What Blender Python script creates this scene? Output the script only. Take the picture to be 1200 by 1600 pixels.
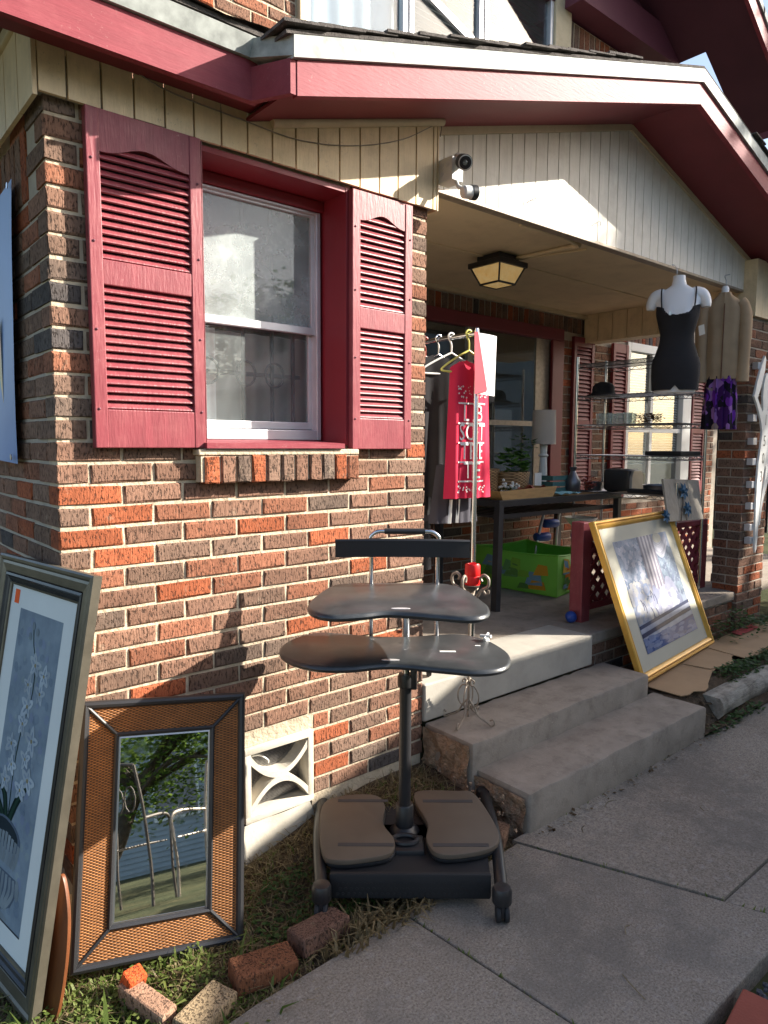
import bpy, bmesh, math, random
from mathutils import Vector, Matrix, noise as mnoise
random.seed(7)
R = math.radians
for o in list(bpy.data.objects): bpy.data.objects.remove(o)
SC = bpy.context.scene
COL = SC.collection

# ------------------------------------------------------------------ camera
cam_d = bpy.data.cameras.new('camera'); cam = bpy.data.objects.new('camera', cam_d); COL.objects.link(cam)
YAW, PITCH, ROLL = 0.871344, 0.0956924, 0.0046418
fw = Vector((math.cos(YAW)*math.cos(PITCH), math.sin(YAW)*math.cos(PITCH), -math.sin(PITCH)))
rt = fw.cross(Vector((0,0,1))).normalized(); up = rt.cross(fw)
r2 = rt*math.cos(ROLL)+up*math.sin(ROLL); u2 = up*math.cos(ROLL)-rt*math.sin(ROLL)
m = Matrix((( r2.x,u2.x,-fw.x,-0.607),( r2.y,u2.y,-fw.y,-2.2605),( r2.z,u2.z,-fw.z,1.5628),(0,0,0,1)))
cam.matrix_world = m
cam_d.sensor_fit = 'VERTICAL'; cam_d.sensor_height = 24.0; cam_d.lens = 24.0*1095.06/1600
cam_d.clip_end = 500; cam_d.clip_start = 0.02
SC.camera = cam
SC.render.resolution_x = 768; SC.render.resolution_y = 1024

# ------------------------------------------------------------------ sky, sun, exposure
SUN_TO = Vector((0.726,-0.482,0.490)).normalized()
w = bpy.data.worlds.new('World'); SC.world = w; w.use_nodes = True
nt = w.node_tree; nt.nodes.clear()
sky = nt.nodes.new('ShaderNodeTexSky'); sky.sky_type = 'NISHITA'; sky.sun_disc = False; sky.dust_density = 2.2; sky.ozone_density = 0.7
sky.sun_elevation = math.asin(SUN_TO.z); sky.sun_rotation = math.atan2(SUN_TO.x, SUN_TO.y)
bg = nt.nodes.new('ShaderNodeBackground'); bg.inputs[1].default_value = 0.10
ow = nt.nodes.new('ShaderNodeOutputWorld')
nt.links.new(sky.outputs[0], bg.inputs[0]); nt.links.new(bg.outputs[0], ow.inputs[0])
sd = bpy.data.lights.new('sun','SUN'); sd.energy = 5.0; sd.angle = R(0.5); sd.color = (1.0,0.93,0.82)
so = bpy.data.objects.new('sun', sd); COL.objects.link(so); so.location = SUN_TO*30
so.rotation_euler = (-SUN_TO).to_track_quat('-Z','Y').to_euler()
SC.view_settings.view_transform = 'Standard'; SC.view_settings.look = 'None'
SC.view_settings.exposure = 1.48; SC.view_settings.gamma = 1.0; SC.view_settings.use_curve_mapping = False

# ------------------------------------------------------------------ materials
class NT:
    def __init__(s, name):
        s.m = bpy.data.materials.new(name); s.m.use_nodes = True
        s.t = s.m.node_tree; s.t.nodes.clear()
        s.out = s.n('ShaderNodeOutputMaterial')
    def n(s, typ, **kw):
        nd = s.t.nodes.new(typ)
        for k,v in kw.items(): setattr(nd,k,v)
        return nd
    def l(s, a, b): s.t.links.new(a, b)
    def val(s, sock, v):
        if hasattr(v,'links') or hasattr(v,'is_linked'): s.l(v, sock)
        else: sock.default_value = v
    def pos(s, scale=(1,1,1), kind='pos'):
        if kind=='pos': src = s.n('ShaderNodeNewGeometry').outputs['Position']
        else: src = s.n('ShaderNodeTexCoord').outputs['Object']
        mp = s.n('ShaderNodeMapping'); mp.inputs['Scale'].default_value = scale
        s.l(src, mp.inputs['Vector']); return mp.outputs[0]
    def noise(s, vec, scale=5, detail=4, rough=.55):
        nd = s.n('ShaderNodeTexNoise'); nd.inputs['Scale'].default_value = scale
        nd.inputs['Detail'].default_value = detail; nd.inputs['Roughness'].default_value = rough
        s.l(vec, nd.inputs['Vector']); return nd.outputs['Fac']
    def ramp(s, fac, stops, interp='LINEAR'):
        nd = s.n('ShaderNodeValToRGB'); cr = nd.color_ramp; cr.interpolation = interp
        while len(cr.elements) < len(stops): cr.elements.new(0.5)
        for e,(p,c) in zip(cr.elements, stops):
            e.position = p; e.color = tuple(c)+((1,) if len(c)==3 else ())
        s.l(fac, nd.inputs[0]); return nd.outputs[0]
    def mix(s, fac, a, b, mode='MIX'):
        nd = s.n('ShaderNodeMix', data_type='RGBA', blend_type=mode)
        s.val(nd.inputs[0], fac)
        for i,v in ((6,a),(7,b)):
            if isinstance(v,(tuple,list)): nd.inputs[i].default_value = tuple(v)+((1,) if len(v)==3 else ())
            else: s.l(v, nd.inputs[i])
        return nd.outputs[2]
    def math(s, op, a, b=0.0):
        nd = s.n('ShaderNodeMath', operation=op)
        s.val(nd.inputs[0], a); s.val(nd.inputs[1], b); return nd.outputs[0]
    def bump(s, h, strength=.5, dist=.01, prev=None):
        nd = s.n('ShaderNodeBump'); nd.inputs['Strength'].default_value = strength; nd.inputs['Distance'].default_value = dist
        s.l(h, nd.inputs['Height'])
        if prev is not None: s.l(prev, nd.inputs['Normal'])
        return nd.outputs[0]
    def bsdf(s, color, rough=.6, metal=0, spec=.4, normal=None, **kw):
        b = s.n('ShaderNodeBsdfPrincipled')
        if isinstance(color,(tuple,list)): b.inputs['Base Color'].default_value = tuple(color)+((1,) if len(color)==3 else ())
        else: s.l(color, b.inputs['Base Color'])
        s.val(b.inputs['Roughness'], rough); b.inputs['Metallic'].default_value = metal
        b.inputs['Specular IOR Level'].default_value = spec
        if normal is not None: s.l(normal, b.inputs['Normal'])
        for k,v in kw.items(): b.inputs[k].default_value = v
        return b.outputs[0]
    def done(s, sh): s.l(sh, s.out.inputs['Surface']); return s.m

def sc(c,f): return tuple(min(1,x*f) for x in c)
def pmat(name, c, rough=.6, var=.18, scale=6, bump=.25, bscale=60, bdist=.004, metal=0, spec=.4, stretch=(1,1,1), kind='pos', dirt=None, dfac=.5, chip=None):
    t = NT(name); v = t.pos(stretch, kind)
    n1 = t.noise(v, scale, 5); n2 = t.noise(v, bscale, 4)
    col = t.ramp(n1, [(.3,sc(c,1-var)),(.7,sc(c,1+var))])
    if dirt:
        n3 = t.noise(t.pos((1,1,1),kind), scale*1.7, 6, .7)
        f = t.ramp(n3, [(.48,(0,0,0)),(.72,(dfac,)*3)]); col = t.mix(f, col, dirt)
    if chip:
        n4 = t.noise(t.pos((1,1,1),kind), 75, 5, .75); n5 = t.noise(t.pos((1,1,1),kind), 4.5, 3, .6)
        f = t.math('MULTIPLY', t.ramp(n4,[(.60,(0,0,0)),(.66,(1,1,1))]), t.ramp(n5,[(.48,(.08,)*3),(.62,(.8,)*3)])); col = t.mix(f, col, chip)
    nm = t.bump(n2, bump, bdist) if bump else None
    return t.done(t.bsdf(col, rough, metal, spec, nm))

def brick_mat(name, src, horiz=False):
    t = NT(name)
    if src=='obj': base = t.n('ShaderNodeObjectInfo').outputs['Color']
    else:
        a = t.n('ShaderNodeAttribute'); a.attribute_name = 'col'; base = a.outputs['Color']
    st = (210,210,14) if not horiz else (16,60,150)
    g = t.noise(t.pos(st), 1.0, 3, .6)                       # wire-cut grooves
    pit = t.noise(t.pos((150,150,58)), 1.0, 3, .6)            # torn pits
    big = t.noise(t.pos((9,9,9)), 1.0, 4, .6)
    h = t.math('ADD', t.math('MULTIPLY', g, .8), t.math('MULTIPLY', t.ramp(pit,[(.36,(0,0,0)),(.48,(1,1,1))]), .9))
    c = t.mix(t.ramp(big,[(.3,(0,0,0)),(.7,(1,1,1))]), t.mix(1,base,(.78,.76,.76),'MULTIPLY'), t.mix(1,base,(1.18,1.12,1.08),'MULTIPLY'))
    c = t.mix(t.ramp(pit,[(.36,(.75,)*3),(.45,(0,0,0))]), c, (.035,.026,.022))
    eff = t.noise(t.pos((14,14,14)), 1.0, 5, .7)
    c = t.mix(t.ramp(eff,[(.60,(0,0,0)),(.74,(.5,)*3)]), c, (.42,.33,.24))
    return t.done(t.bsdf(c, .92, 0, .15, t.bump(h, .95, .0045)))
M = {}
M['brick'] = brick_mat('brick_obj','obj'); M['brick_s'] = brick_mat('brick_joined','attr'); M['brick_h'] = brick_mat('brick_rowlock','obj',True)
M['mortar'] = pmat('mortar',(.54,.45,.33),.95,.14,9,1,55,.007,spec=.1,dirt=(.36,.28,.20),dfac=.5)
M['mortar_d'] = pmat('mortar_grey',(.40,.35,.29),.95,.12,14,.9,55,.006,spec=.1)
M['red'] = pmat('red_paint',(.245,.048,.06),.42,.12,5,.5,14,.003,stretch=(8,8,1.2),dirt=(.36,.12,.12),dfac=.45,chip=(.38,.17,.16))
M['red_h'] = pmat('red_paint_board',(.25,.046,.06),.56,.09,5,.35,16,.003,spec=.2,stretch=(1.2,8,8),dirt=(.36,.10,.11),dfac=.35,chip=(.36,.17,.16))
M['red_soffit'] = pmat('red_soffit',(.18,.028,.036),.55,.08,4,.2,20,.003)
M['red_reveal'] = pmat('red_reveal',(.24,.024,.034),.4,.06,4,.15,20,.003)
M['siding'] = pmat('cream_siding',(.76,.60,.39),.6,.07,4,.4,20,.003,stretch=(8,8,1),dirt=(.36,.27,.16),dfac=.4,chip=(.40,.33,.24))
M['siding_g'] = pmat('pale_siding',(.78,.73,.65),.6,.06,4,.4,20,.003,stretch=(8,8,1),dirt=(.42,.36,.28),dfac=.3)
M['cream'] = pmat('cream_trim',(.58,.48,.32),.55,.07,6,.3,30,.003,dirt=(.35,.26,.15),dfac=.4)
M['ceiling'] = pmat('porch_ceiling',(.66,.53,.35),.7,.05,3,.2,30,.002,dirt=(.36,.27,.16),dfac=.35)
M['galv'] = pmat('galvanised',(.36,.38,.36),.6,.3,22,.2,60,.002,metal=.0,spec=.15)
M['shingle'] = pmat('shingle',(.10,.09,.085),.95,.35,30,1,160,.004,spec=.1)
M['concrete'] = pmat('concrete_step',(.30,.255,.21),.9,.13,7,.5,120,.003,spec=.2,dirt=(.15,.125,.10),dfac=.6,chip=(.42,.37,.31))
M['conc_light'] = pmat('concrete_smooth',(.40,.37,.32),.9,.1,6,.35,90,.002,spec=.2,dirt=(.3,.28,.25),dfac=.4)
M['rough_conc'] = pmat('rough_concrete',(.36,.25,.17),.95,.3,22,1,38,.03,spec=.1,dirt=(.17,.11,.07),dfac=.8)
M['ventc'] = pmat('vent_concrete',(.60,.55,.46),.9,.07,10,.4,60,.003,spec=.15,dirt=(.45,.38,.28),dfac=.4)
M['black'] = pmat('black_plastic',(.022,.022,.024),.38,.1,8,.15,200,.001,spec=.5)
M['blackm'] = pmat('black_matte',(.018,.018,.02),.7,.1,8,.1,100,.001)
M['tray'] = pmat('tray_black',(.034,.037,.040),.31,.3,7,.12,260,.001,spec=.6,kind='obj',dirt=(.075,.08,.082),dfac=.5)
M['pad'] = pmat('foot_pad_brown',(.125,.097,.072),.6,.08,8,.3,240,.001,kind='obj')
M['padstrip'] = pmat('foot_pad_strip',(.06,.055,.055),.7,.08,8,.3,240,.001,kind='obj')
M['chrome'] = pmat('chrome',(.72,.72,.74),.14,.05,5,0,metal=1.0)
M['steel'] = pmat('steel_brushed',(.5,.5,.52),.3,.08,5,0,metal=1.0)
M['iron'] = pmat('iron_rust',(.11,.09,.075),.6,.25,30,.4,150,.002,metal=.3)
M['beige_iron'] = pmat('beige_iron',(.30,.25,.20),.5,.2,30,.3,150,.002,metal=.3)
M['white'] = pmat('white_paint',(.74,.74,.72),.45,.04,6,.1,60,.001)
M['alu'] = pmat('aluminium_frame',(.62,.62,.64),.35,.08,8,.1,60,.001,metal=.4)
M['plastic_w'] = pmat('camera_white',(.62,.62,.60),.4,.04,8,0)
M['paper'] = pmat('paper',(.85,.82,.82),.8,.03,5,0)
M['redpaper'] = pmat('red_paper',(.52,.06,.085),.75,.06,5,0)
M['redcloth'] = pmat('red_cloth',(.62,.02,.065),.85,.08,6,.3,300,.001)
M['greycloth'] = pmat('grey_cloth',(.04,.04,.043),.9,.1,6,.3,300,.001)
M['blackcloth'] = pmat('black_cloth',(.020,.019,.022),.9,.15,6,.4,300,.001)
M['darkcloth'] = pmat('navy_cloth',(.05,.047,.06),.9,.15,6,.4,300,.001)
M['candle'] = pmat('red_wax',(.72,.012,.012),.4,.06,12,.1,60,.001)
M['wood'] = pmat('light_wood',(.46,.28,.12),.55,.14,6,.2,30,.002,stretch=(2,12,12))
M['brownwood'] = pmat('brown_wood',(.13,.042,.014),.45,.25,8,.3,30,.002,stretch=(4,4,1))
M['greywood'] = pmat('grey_board',(.33,.29,.24),.8,.15,6,.4,30,.003,stretch=(9,9,1))
M['timber'] = pmat('weathered_timber',(.36,.33,.28),.9,.25,5,.9,20,.01,stretch=(1.4,9,9),dirt=(.10,.08,.06),dfac=.9)
M['cardboard'] = pmat('cardboard',(.38,.25,.14),.85,.1,4,.2,30,.002,dirt=(.28,.18,.10),dfac=.4)
M['cardred'] = pmat('cardboard_red_print',(.38,.05,.05),.85,.15,8,0)
M['gold'] = pmat('gold_frame',(.64,.36,.07),.32,.12,8,.2,60,.002,metal=.35,kind='obj')
M['goldd'] = pmat('gold_frame_groove',(.36,.17,.03),.4,.12,8,.2,60,.002,metal=.3,kind='obj')
M['mat_board'] = pmat('cream_mat_board',(.50,.475,.39),.9,.04,4,0,kind='obj',spec=.05)
M['mat_board_b'] = pmat('pale_mat_board',(.62,.66,.66),.6,.04,4,0,kind='obj')
M['pewter'] = pmat('pewter_frame',(.135,.12,.092),.36,.18,14,.2,60,.002,metal=.5,kind='obj')
M['pewter_d'] = pmat('dark_frame_lip',(.035,.037,.042),.3,.18,14,.2,60,.002,metal=.3,kind='obj')
M['bluetint'] = pmat('blue_tarp',(.14,.24,.50),.45,.08,3,.2,20,.004)
M['tarpstar'] = pmat('tarp_print',(.62,.50,.30),.5,.08,3,0)
M['green'] = pmat('green_nylon',(.17,.50,.06),.5,.1,5,.2,60,.002)
M['skin_w'] = pmat('mannequin_white',(.80,.80,.83),.35,.02,4,0)
M['suede'] = pmat('suede_jacket',(.38,.265,.165),.95,.12,9,.3,120,.002)
M['soil'] = pmat('soil',(.10,.072,.05),.98,.4,12,1,70,.012,spec=.05,dirt=(.2,.15,.10),dfac=.5)
M['lawn'] = pmat('lawn',(.05,.055,.028),.98,.4,1.2,.8,20,.02,spec=.05,dirt=(.15,.12,.06),dfac=.5)
M['gravel'] = pmat('gravel',(.09,.09,.10),.9,.5,60,.5,120,.003,spec=.2)
M['paver'] = pmat('red_paver',(.27,.07,.045),.9,.12,12,.5,120,.003)
M['blueplastic'] = pmat('blue_plastic',(.02,.06,.30),.4,.08,6,0)
M['lampshade'] = pmat('lampshade',(.55,.48,.42),.85,.05,6,.2,200,.001)
M['beige_curtain'] = pmat('beige_curtain',(.22,.19,.17),.9,.08,6,.2,200,.001)
M['blue_net'] = pmat('blue_net_curtain',(.46,.54,.64),.8,.08,4,0)
M['wicker_b'] = None
M['teal'] = pmat('teal_crate',(.07,.18,.18),.6,.1,8,.2,60,.002)
M['lightblue'] = pmat('pale_blue_cloth',(.25,.52,.60),.8,.1,8,.2,60,.002)
M['bluesiding'] = pmat('blue_house_siding',(.30,.34,.36),.7,.08,2,0)
M['roofgrey'] = pmat('house_roof',(.12,.11,.11),.95,.2,8,.3,40,.01)
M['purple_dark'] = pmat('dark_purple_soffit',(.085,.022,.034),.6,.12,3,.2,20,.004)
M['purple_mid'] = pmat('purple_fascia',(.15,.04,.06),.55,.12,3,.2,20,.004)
M['flower_blue'] = pmat('blue_metal_flower',(.03,.09,.16),.5,.3,20,.2,60,.002,metal=.4)
M['bark'] = pmat('bark',(.09,.07,.05),.95,.3,12,1,30,.02,stretch=(3,3,1))
M['tablem'] = pmat('table_black_steel',(.045,.045,.05),.4,.1,8,.1,80,.001,metal=.3)
M['dried'] = pmat('dried_flowers',(.12,.055,.02),.9,.4,40,.5,80,.004)
M['toasterw'] = pmat('toaster_silver',(.55,.55,.55),.3,.1,10,0,metal=.7)
M['panm'] = pmat('pan_dark_steel',(.16,.16,.18),.35,.1,10,0,metal=.7)

def attr_mat(name, rough=.7, spec=.3, kind='obj', var=.12, scale=40):
    t = NT(name); a = t.n('ShaderNodeAttribute'); a.attribute_name = 'col'
    n = t.noise(t.pos((1,1,1),kind), scale, 5, .6)
    c = t.mix(1, a.outputs['Color'], t.ramp(n,[(.3,(1-var,)*3),(.7,(1,1,1))]), 'MULTIPLY')
    return t.done(t.bsdf(c, rough, 0, spec))
M['print'] = attr_mat('printed_art', .45, .5)
M['printmatte'] = attr_mat('printed_matte', .85, .2)

def print_glazed():
    t = NT('print_under_glass'); a = t.n('ShaderNodeAttribute'); a.attribute_name = 'col'
    n = t.noise(t.pos((1,1,1),'obj'), 9, 6, .65)
    c = t.mix(1, a.outputs['Color'], t.ramp(n,[(.3,(.68,.70,.74)),(.7,(.95,.95,.95))]), 'MULTIPLY')
    gm_ = t.n('ShaderNodeGamma'); gm_.inputs[1].default_value = 1.55; t.l(c, gm_.inputs[0]); c = gm_.outputs[0]
    b = t.n('ShaderNodeBsdfPrincipled'); t.l(c, b.inputs['Base Color']); b.inputs['Roughness'].default_value = .5
    b.inputs['Coat Weight'].default_value = .12; b.inputs['Specular IOR Level'].default_value = .04; b.inputs['Coat Roughness'].default_value = .05
    return t.done(b.outputs[0])
M['glazed'] = print_glazed()

def leaf_mat(name, c1, c2):
    t = NT(name); g = t.n('ShaderNodeNewGeometry')
    c = t.ramp(g.outputs['Random Per Island'], [(0,c1),(1,c2)])
    d = t.bsdf(c, .55, 0, .3); tr = t.n('ShaderNodeBsdfTranslucent'); t.l(c, tr.inputs[0])
    mx = t.n('ShaderNodeMixShader'); mx.inputs[0].default_value = .45
    t.l(d, mx.inputs[1]); t.l(tr.outputs[0], mx.inputs[2]); return t.done(mx.outputs[0])
M['leaf'] = leaf_mat('tree_leaf',(.06,.12,.02),(.18,.26,.05))
M['grassg'] = leaf_mat('grass_green',(.07,.12,.02),(.21,.25,.07))
M['grassd'] = leaf_mat('grass_dry',(.16,.12,.06),(.34,.27,.15))
M['clover'] = leaf_mat('clover_leaf',(.03,.08,.018),(.08,.15,.04))
M['litter'] = leaf_mat('leaf_litter',(.07,.04,.02),(.24,.17,.10))
M['plant'] = leaf_mat('house_plant',(.03,.10,.02),(.12,.26,.05))

def glass_mat(name, dirt=.12, refl=.055, tint=(.92,.96,.96)):
    t = NT(name)
    tr = t.n('ShaderNodeBsdfTransparent'); tr.inputs[0].default_value = tint+(1,)
    gl = t.n('ShaderNodeBsdfGlossy'); gl.inputs['Roughness'].default_value = .012
    fr = t.n('ShaderNodeLayerWeight'); fr.inputs[0].default_value = .5
    f2 = t.math('ADD', t.math('MULTIPLY', t.math('POWER', fr.outputs['Facing'], 4.0), .85), refl)
    mx = t.n('ShaderNodeMixShader'); t.l(f2, mx.inputs[0]); t.l(tr.outputs[0], mx.inputs[1]); t.l(gl.outputs[0], mx.inputs[2])
    df = t.n('ShaderNodeBsdfDiffuse'); df.inputs[0].default_value = (.72,.78,.77,1)
    n = t.noise(t.pos((5,5,5)), 1.0, 7, .68)
    f = t.ramp(n, [(.40,(dirt*.55,)*3),(.58,(dirt,)*3),(.7,(dirt*1.8,)*3)])
    m2 = t.n('ShaderNodeMixShader'); t.l(f, m2.inputs[0]); t.l(mx.outputs[0], m2.inputs[1]); t.l(df.outputs[0], m2.inputs[2])
    return t.done(m2.outputs[0])
M['glass_dirty'] = glass_mat('window_glass_hazed', .34)
M['glass_mid'] = glass_mat('window_glass_dusty', .085)
M['glass'] = glass_mat('window_glass', .03, .09)
M['glass_lamp'] = glass_mat('lamp_glass', .25, tint=(.95,.78,.45))

def mirror_mat():
    t = NT('mirror_silver'); n = t.noise(t.pos((1,1,1),'obj'), 14, 6, .7)
    r = t.ramp(n, [(.5,(.01,)*3),(.8,(.06,)*3)])
    return t.done(t.bsdf((.86,.88,.87), r, 1.0, .5))
M['mirror'] = mirror_mat()

def wicker_mat(name, c1, c2, sc_=760):
    t = NT(name); tc = t.n('ShaderNodeTexCoord').outputs['Object']
    sp = t.n('ShaderNodeSeparateXYZ'); t.l(tc, sp.inputs[0])
    u = t.math('ADD', sp.outputs[0], sp.outputs[1]); v = t.math('MULTIPLY', sp.outputs[2], 1.0)
    row = t.math('FLOOR', t.math('MULTIPLY', v, sc_/3.14159))
    ph = t.math('MULTIPLY', row, 3.14159)
    su = t.math('SINE', t.math('ADD', t.math('MULTIPLY', u, sc_*.42), ph))
    sv = t.math('ABSOLUTE', t.math('SINE', t.math('MULTIPLY', v, sc_)))
    h = t.math('MULTIPLY', t.math('ADD', t.math('MULTIPLY', su, .5), .5), sv)
    n = t.noise(t.pos((1,1,1),'obj'), 22, 4)
    col = t.mix(t.ramp(h,[(.0,(0,0,0)),(.6,(1,1,1))]), c1, c2)
    col = t.mix(1, col, t.ramp(n,[(.3,(.75,.72,.7)),(.7,(1.1,1.05,1.0))]), 'MULTIPLY')
    return t.done(t.bsdf(col, .5, 0, .4, t.bump(h, .9, .004)))
M['wicker'] = wicker_mat('wicker_weave',(.06,.022,.006),(.47,.20,.062))
M['wicker_b'] = wicker_mat('basket_weave',(.16,.09,.04),(.48,.32,.16),300)

def walk_mat():
    t = NT('walk_concrete'); p = t.pos()
    a = t.noise(p, 2.2, 6, .65); b = t.noise(p, 130, 3, .7); c = t.noise(p, 34, 4, .6)
    col = t.ramp(a,[(.3,(.20,.167,.135)),(.55,(.275,.236,.195)),(.72,(.36,.315,.265))])
    col = t.mix(1, col, t.ramp(b,[(.32,(.55,.54,.53)),(.5,(1,1,1)),(.7,(1.35,1.33,1.3))]), 'MULTIPLY')
    col = t.mix(t.ramp(c,[(.55,(0,0,0)),(.75,(.45,)*3)]), col, (.40,.38,.36))
    st_ = t.noise(t.pos((1,1,1)), 1.1, 7, .72)
    col = t.mix(t.ramp(st_,[(.48,(0,0,0)),(.58,(.65,)*3),(.70,(.3,)*3)]), col, (.12,.105,.09))
    ng = t.n('ShaderNodeTexNoise'); ng.inputs['Scale'].default_value = 3.0; t.l(p, ng.inputs['Vector'])
    wp = t.mix(.35, p, ng.outputs['Color'], 'ADD')
    vo = t.n('ShaderNodeTexVoronoi', feature='DISTANCE_TO_EDGE'); vo.inputs['Scale'].default_value = 1.15; t.l(wp, vo.inputs['Vector'])
    ck = t.math('MULTIPLY', t.ramp(vo.outputs['Distance'],[(.0,(1,1,1)),(.006,(0,0,0))]), t.ramp(st_,[(.5,(0,0,0)),(.56,(1,1,1))]))
    col = t.mix(t.math('MULTIPLY',ck,.12), col, (.06,.052,.045))
    sp = t.noise(p, 260, 2, .5)
    col = t.mix(t.ramp(sp,[(.66,(0,0,0)),(.72,(.6,)*3)]), col, (.50,.48,.45))
    h = t.math('ADD', t.math('ADD', b, t.math('MULTIPLY', c, .8)), t.math('MULTIPLY', ck, -.2))
    return t.done(t.bsdf(col, .9, 0, .2, t.bump(h, .6, .004)))
M['walk'] = walk_mat()

def bulb_mat():
    t = NT('lamp_glow_glass'); p = t.pos((30,30,30)); n = t.noise(p,1,3)
    e = t.n('ShaderNodeEmission'); t.l(t.ramp(n,[(.3,(.9,.52,.16)),(.7,(1,.72,.32))]), e.inputs[0]); e.inputs[1].default_value = .10
    b = t.bsdf((.52,.36,.15), .25, 0, .5, t.bump(n,.5,.01))
    a = t.n('ShaderNodeAddShader'); t.l(b,a.inputs[0]); t.l(e.outputs[0],a.inputs[1]); return t.done(a.outputs[0])
M['bulb'] = bulb_mat()

def skirt_mat():
    t = NT('purple_print_skirt'); v = t.n('ShaderNodeTexVoronoi'); v.inputs['Scale'].default_value = 1
    n = t.n('ShaderNodeTexNoise'); n.inputs['Scale'].default_value = 9; p = t.pos()
    t.l(p, n.inputs['Vector']); mp = t.mix(.12, p, n.outputs['Color'], 'ADD')
    mm = t.n('ShaderNodeMapping'); mm.inputs['Scale'].default_value = (26,26,15); t.l(mp, mm.inputs[0]); t.l(mm.outputs[0], v.inputs['Vector'])
    sp = t.n('ShaderNodeSeparateColor'); t.l(v.outputs['Color'], sp.inputs[0])
    c = t.ramp(sp.outputs[0], [(0,(.012,.008,.018)),(.42,(.05,.01,.10)),(.62,(.16,.03,.34)),(.8,(.30,.14,.40)),(.93,(.30,.22,.20))], 'CONSTANT')
    return t.done(t.bsdf(c,.8,0,.2))
M['skirt'] = skirt_mat()

# ------------------------------------------------------------------ mesh helpers
WM = {}
def world(o): return WM.get(o.name, Matrix.Identity(4)) if o else Matrix.Identity(4)
def tag(o, label=None, cat=None, group=None, kind=None):
    if label: o['label'] = label
    if cat: o['category'] = cat
    if group: o['group'] = group
    if kind: o['kind'] = kind
    return o
def link(o, parent=None, mat=None):
    COL.objects.link(o)
    if parent: o.parent = parent
    lm = mat if mat is not None else Matrix.Identity(4)
    o.matrix_local = lm
    WM[o.name] = world(parent) @ lm
    return o
def thing(name, label, cat, mtx=None, group=None, parent=None):
    o = bpy.data.objects.new(name, None); o.empty_display_size = .05
    if mtx is None: mtx = Matrix.Identity(4)
    elif isinstance(mtx, (tuple, Vector)): mtx = Matrix.Translation(mtx)
    link(o, parent, mtx)
    return tag(o, label, cat, group)
def part(name, parent):
    o = bpy.data.objects.new(name, None); o.empty_display_size = .05
    return link(o, parent)

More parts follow.
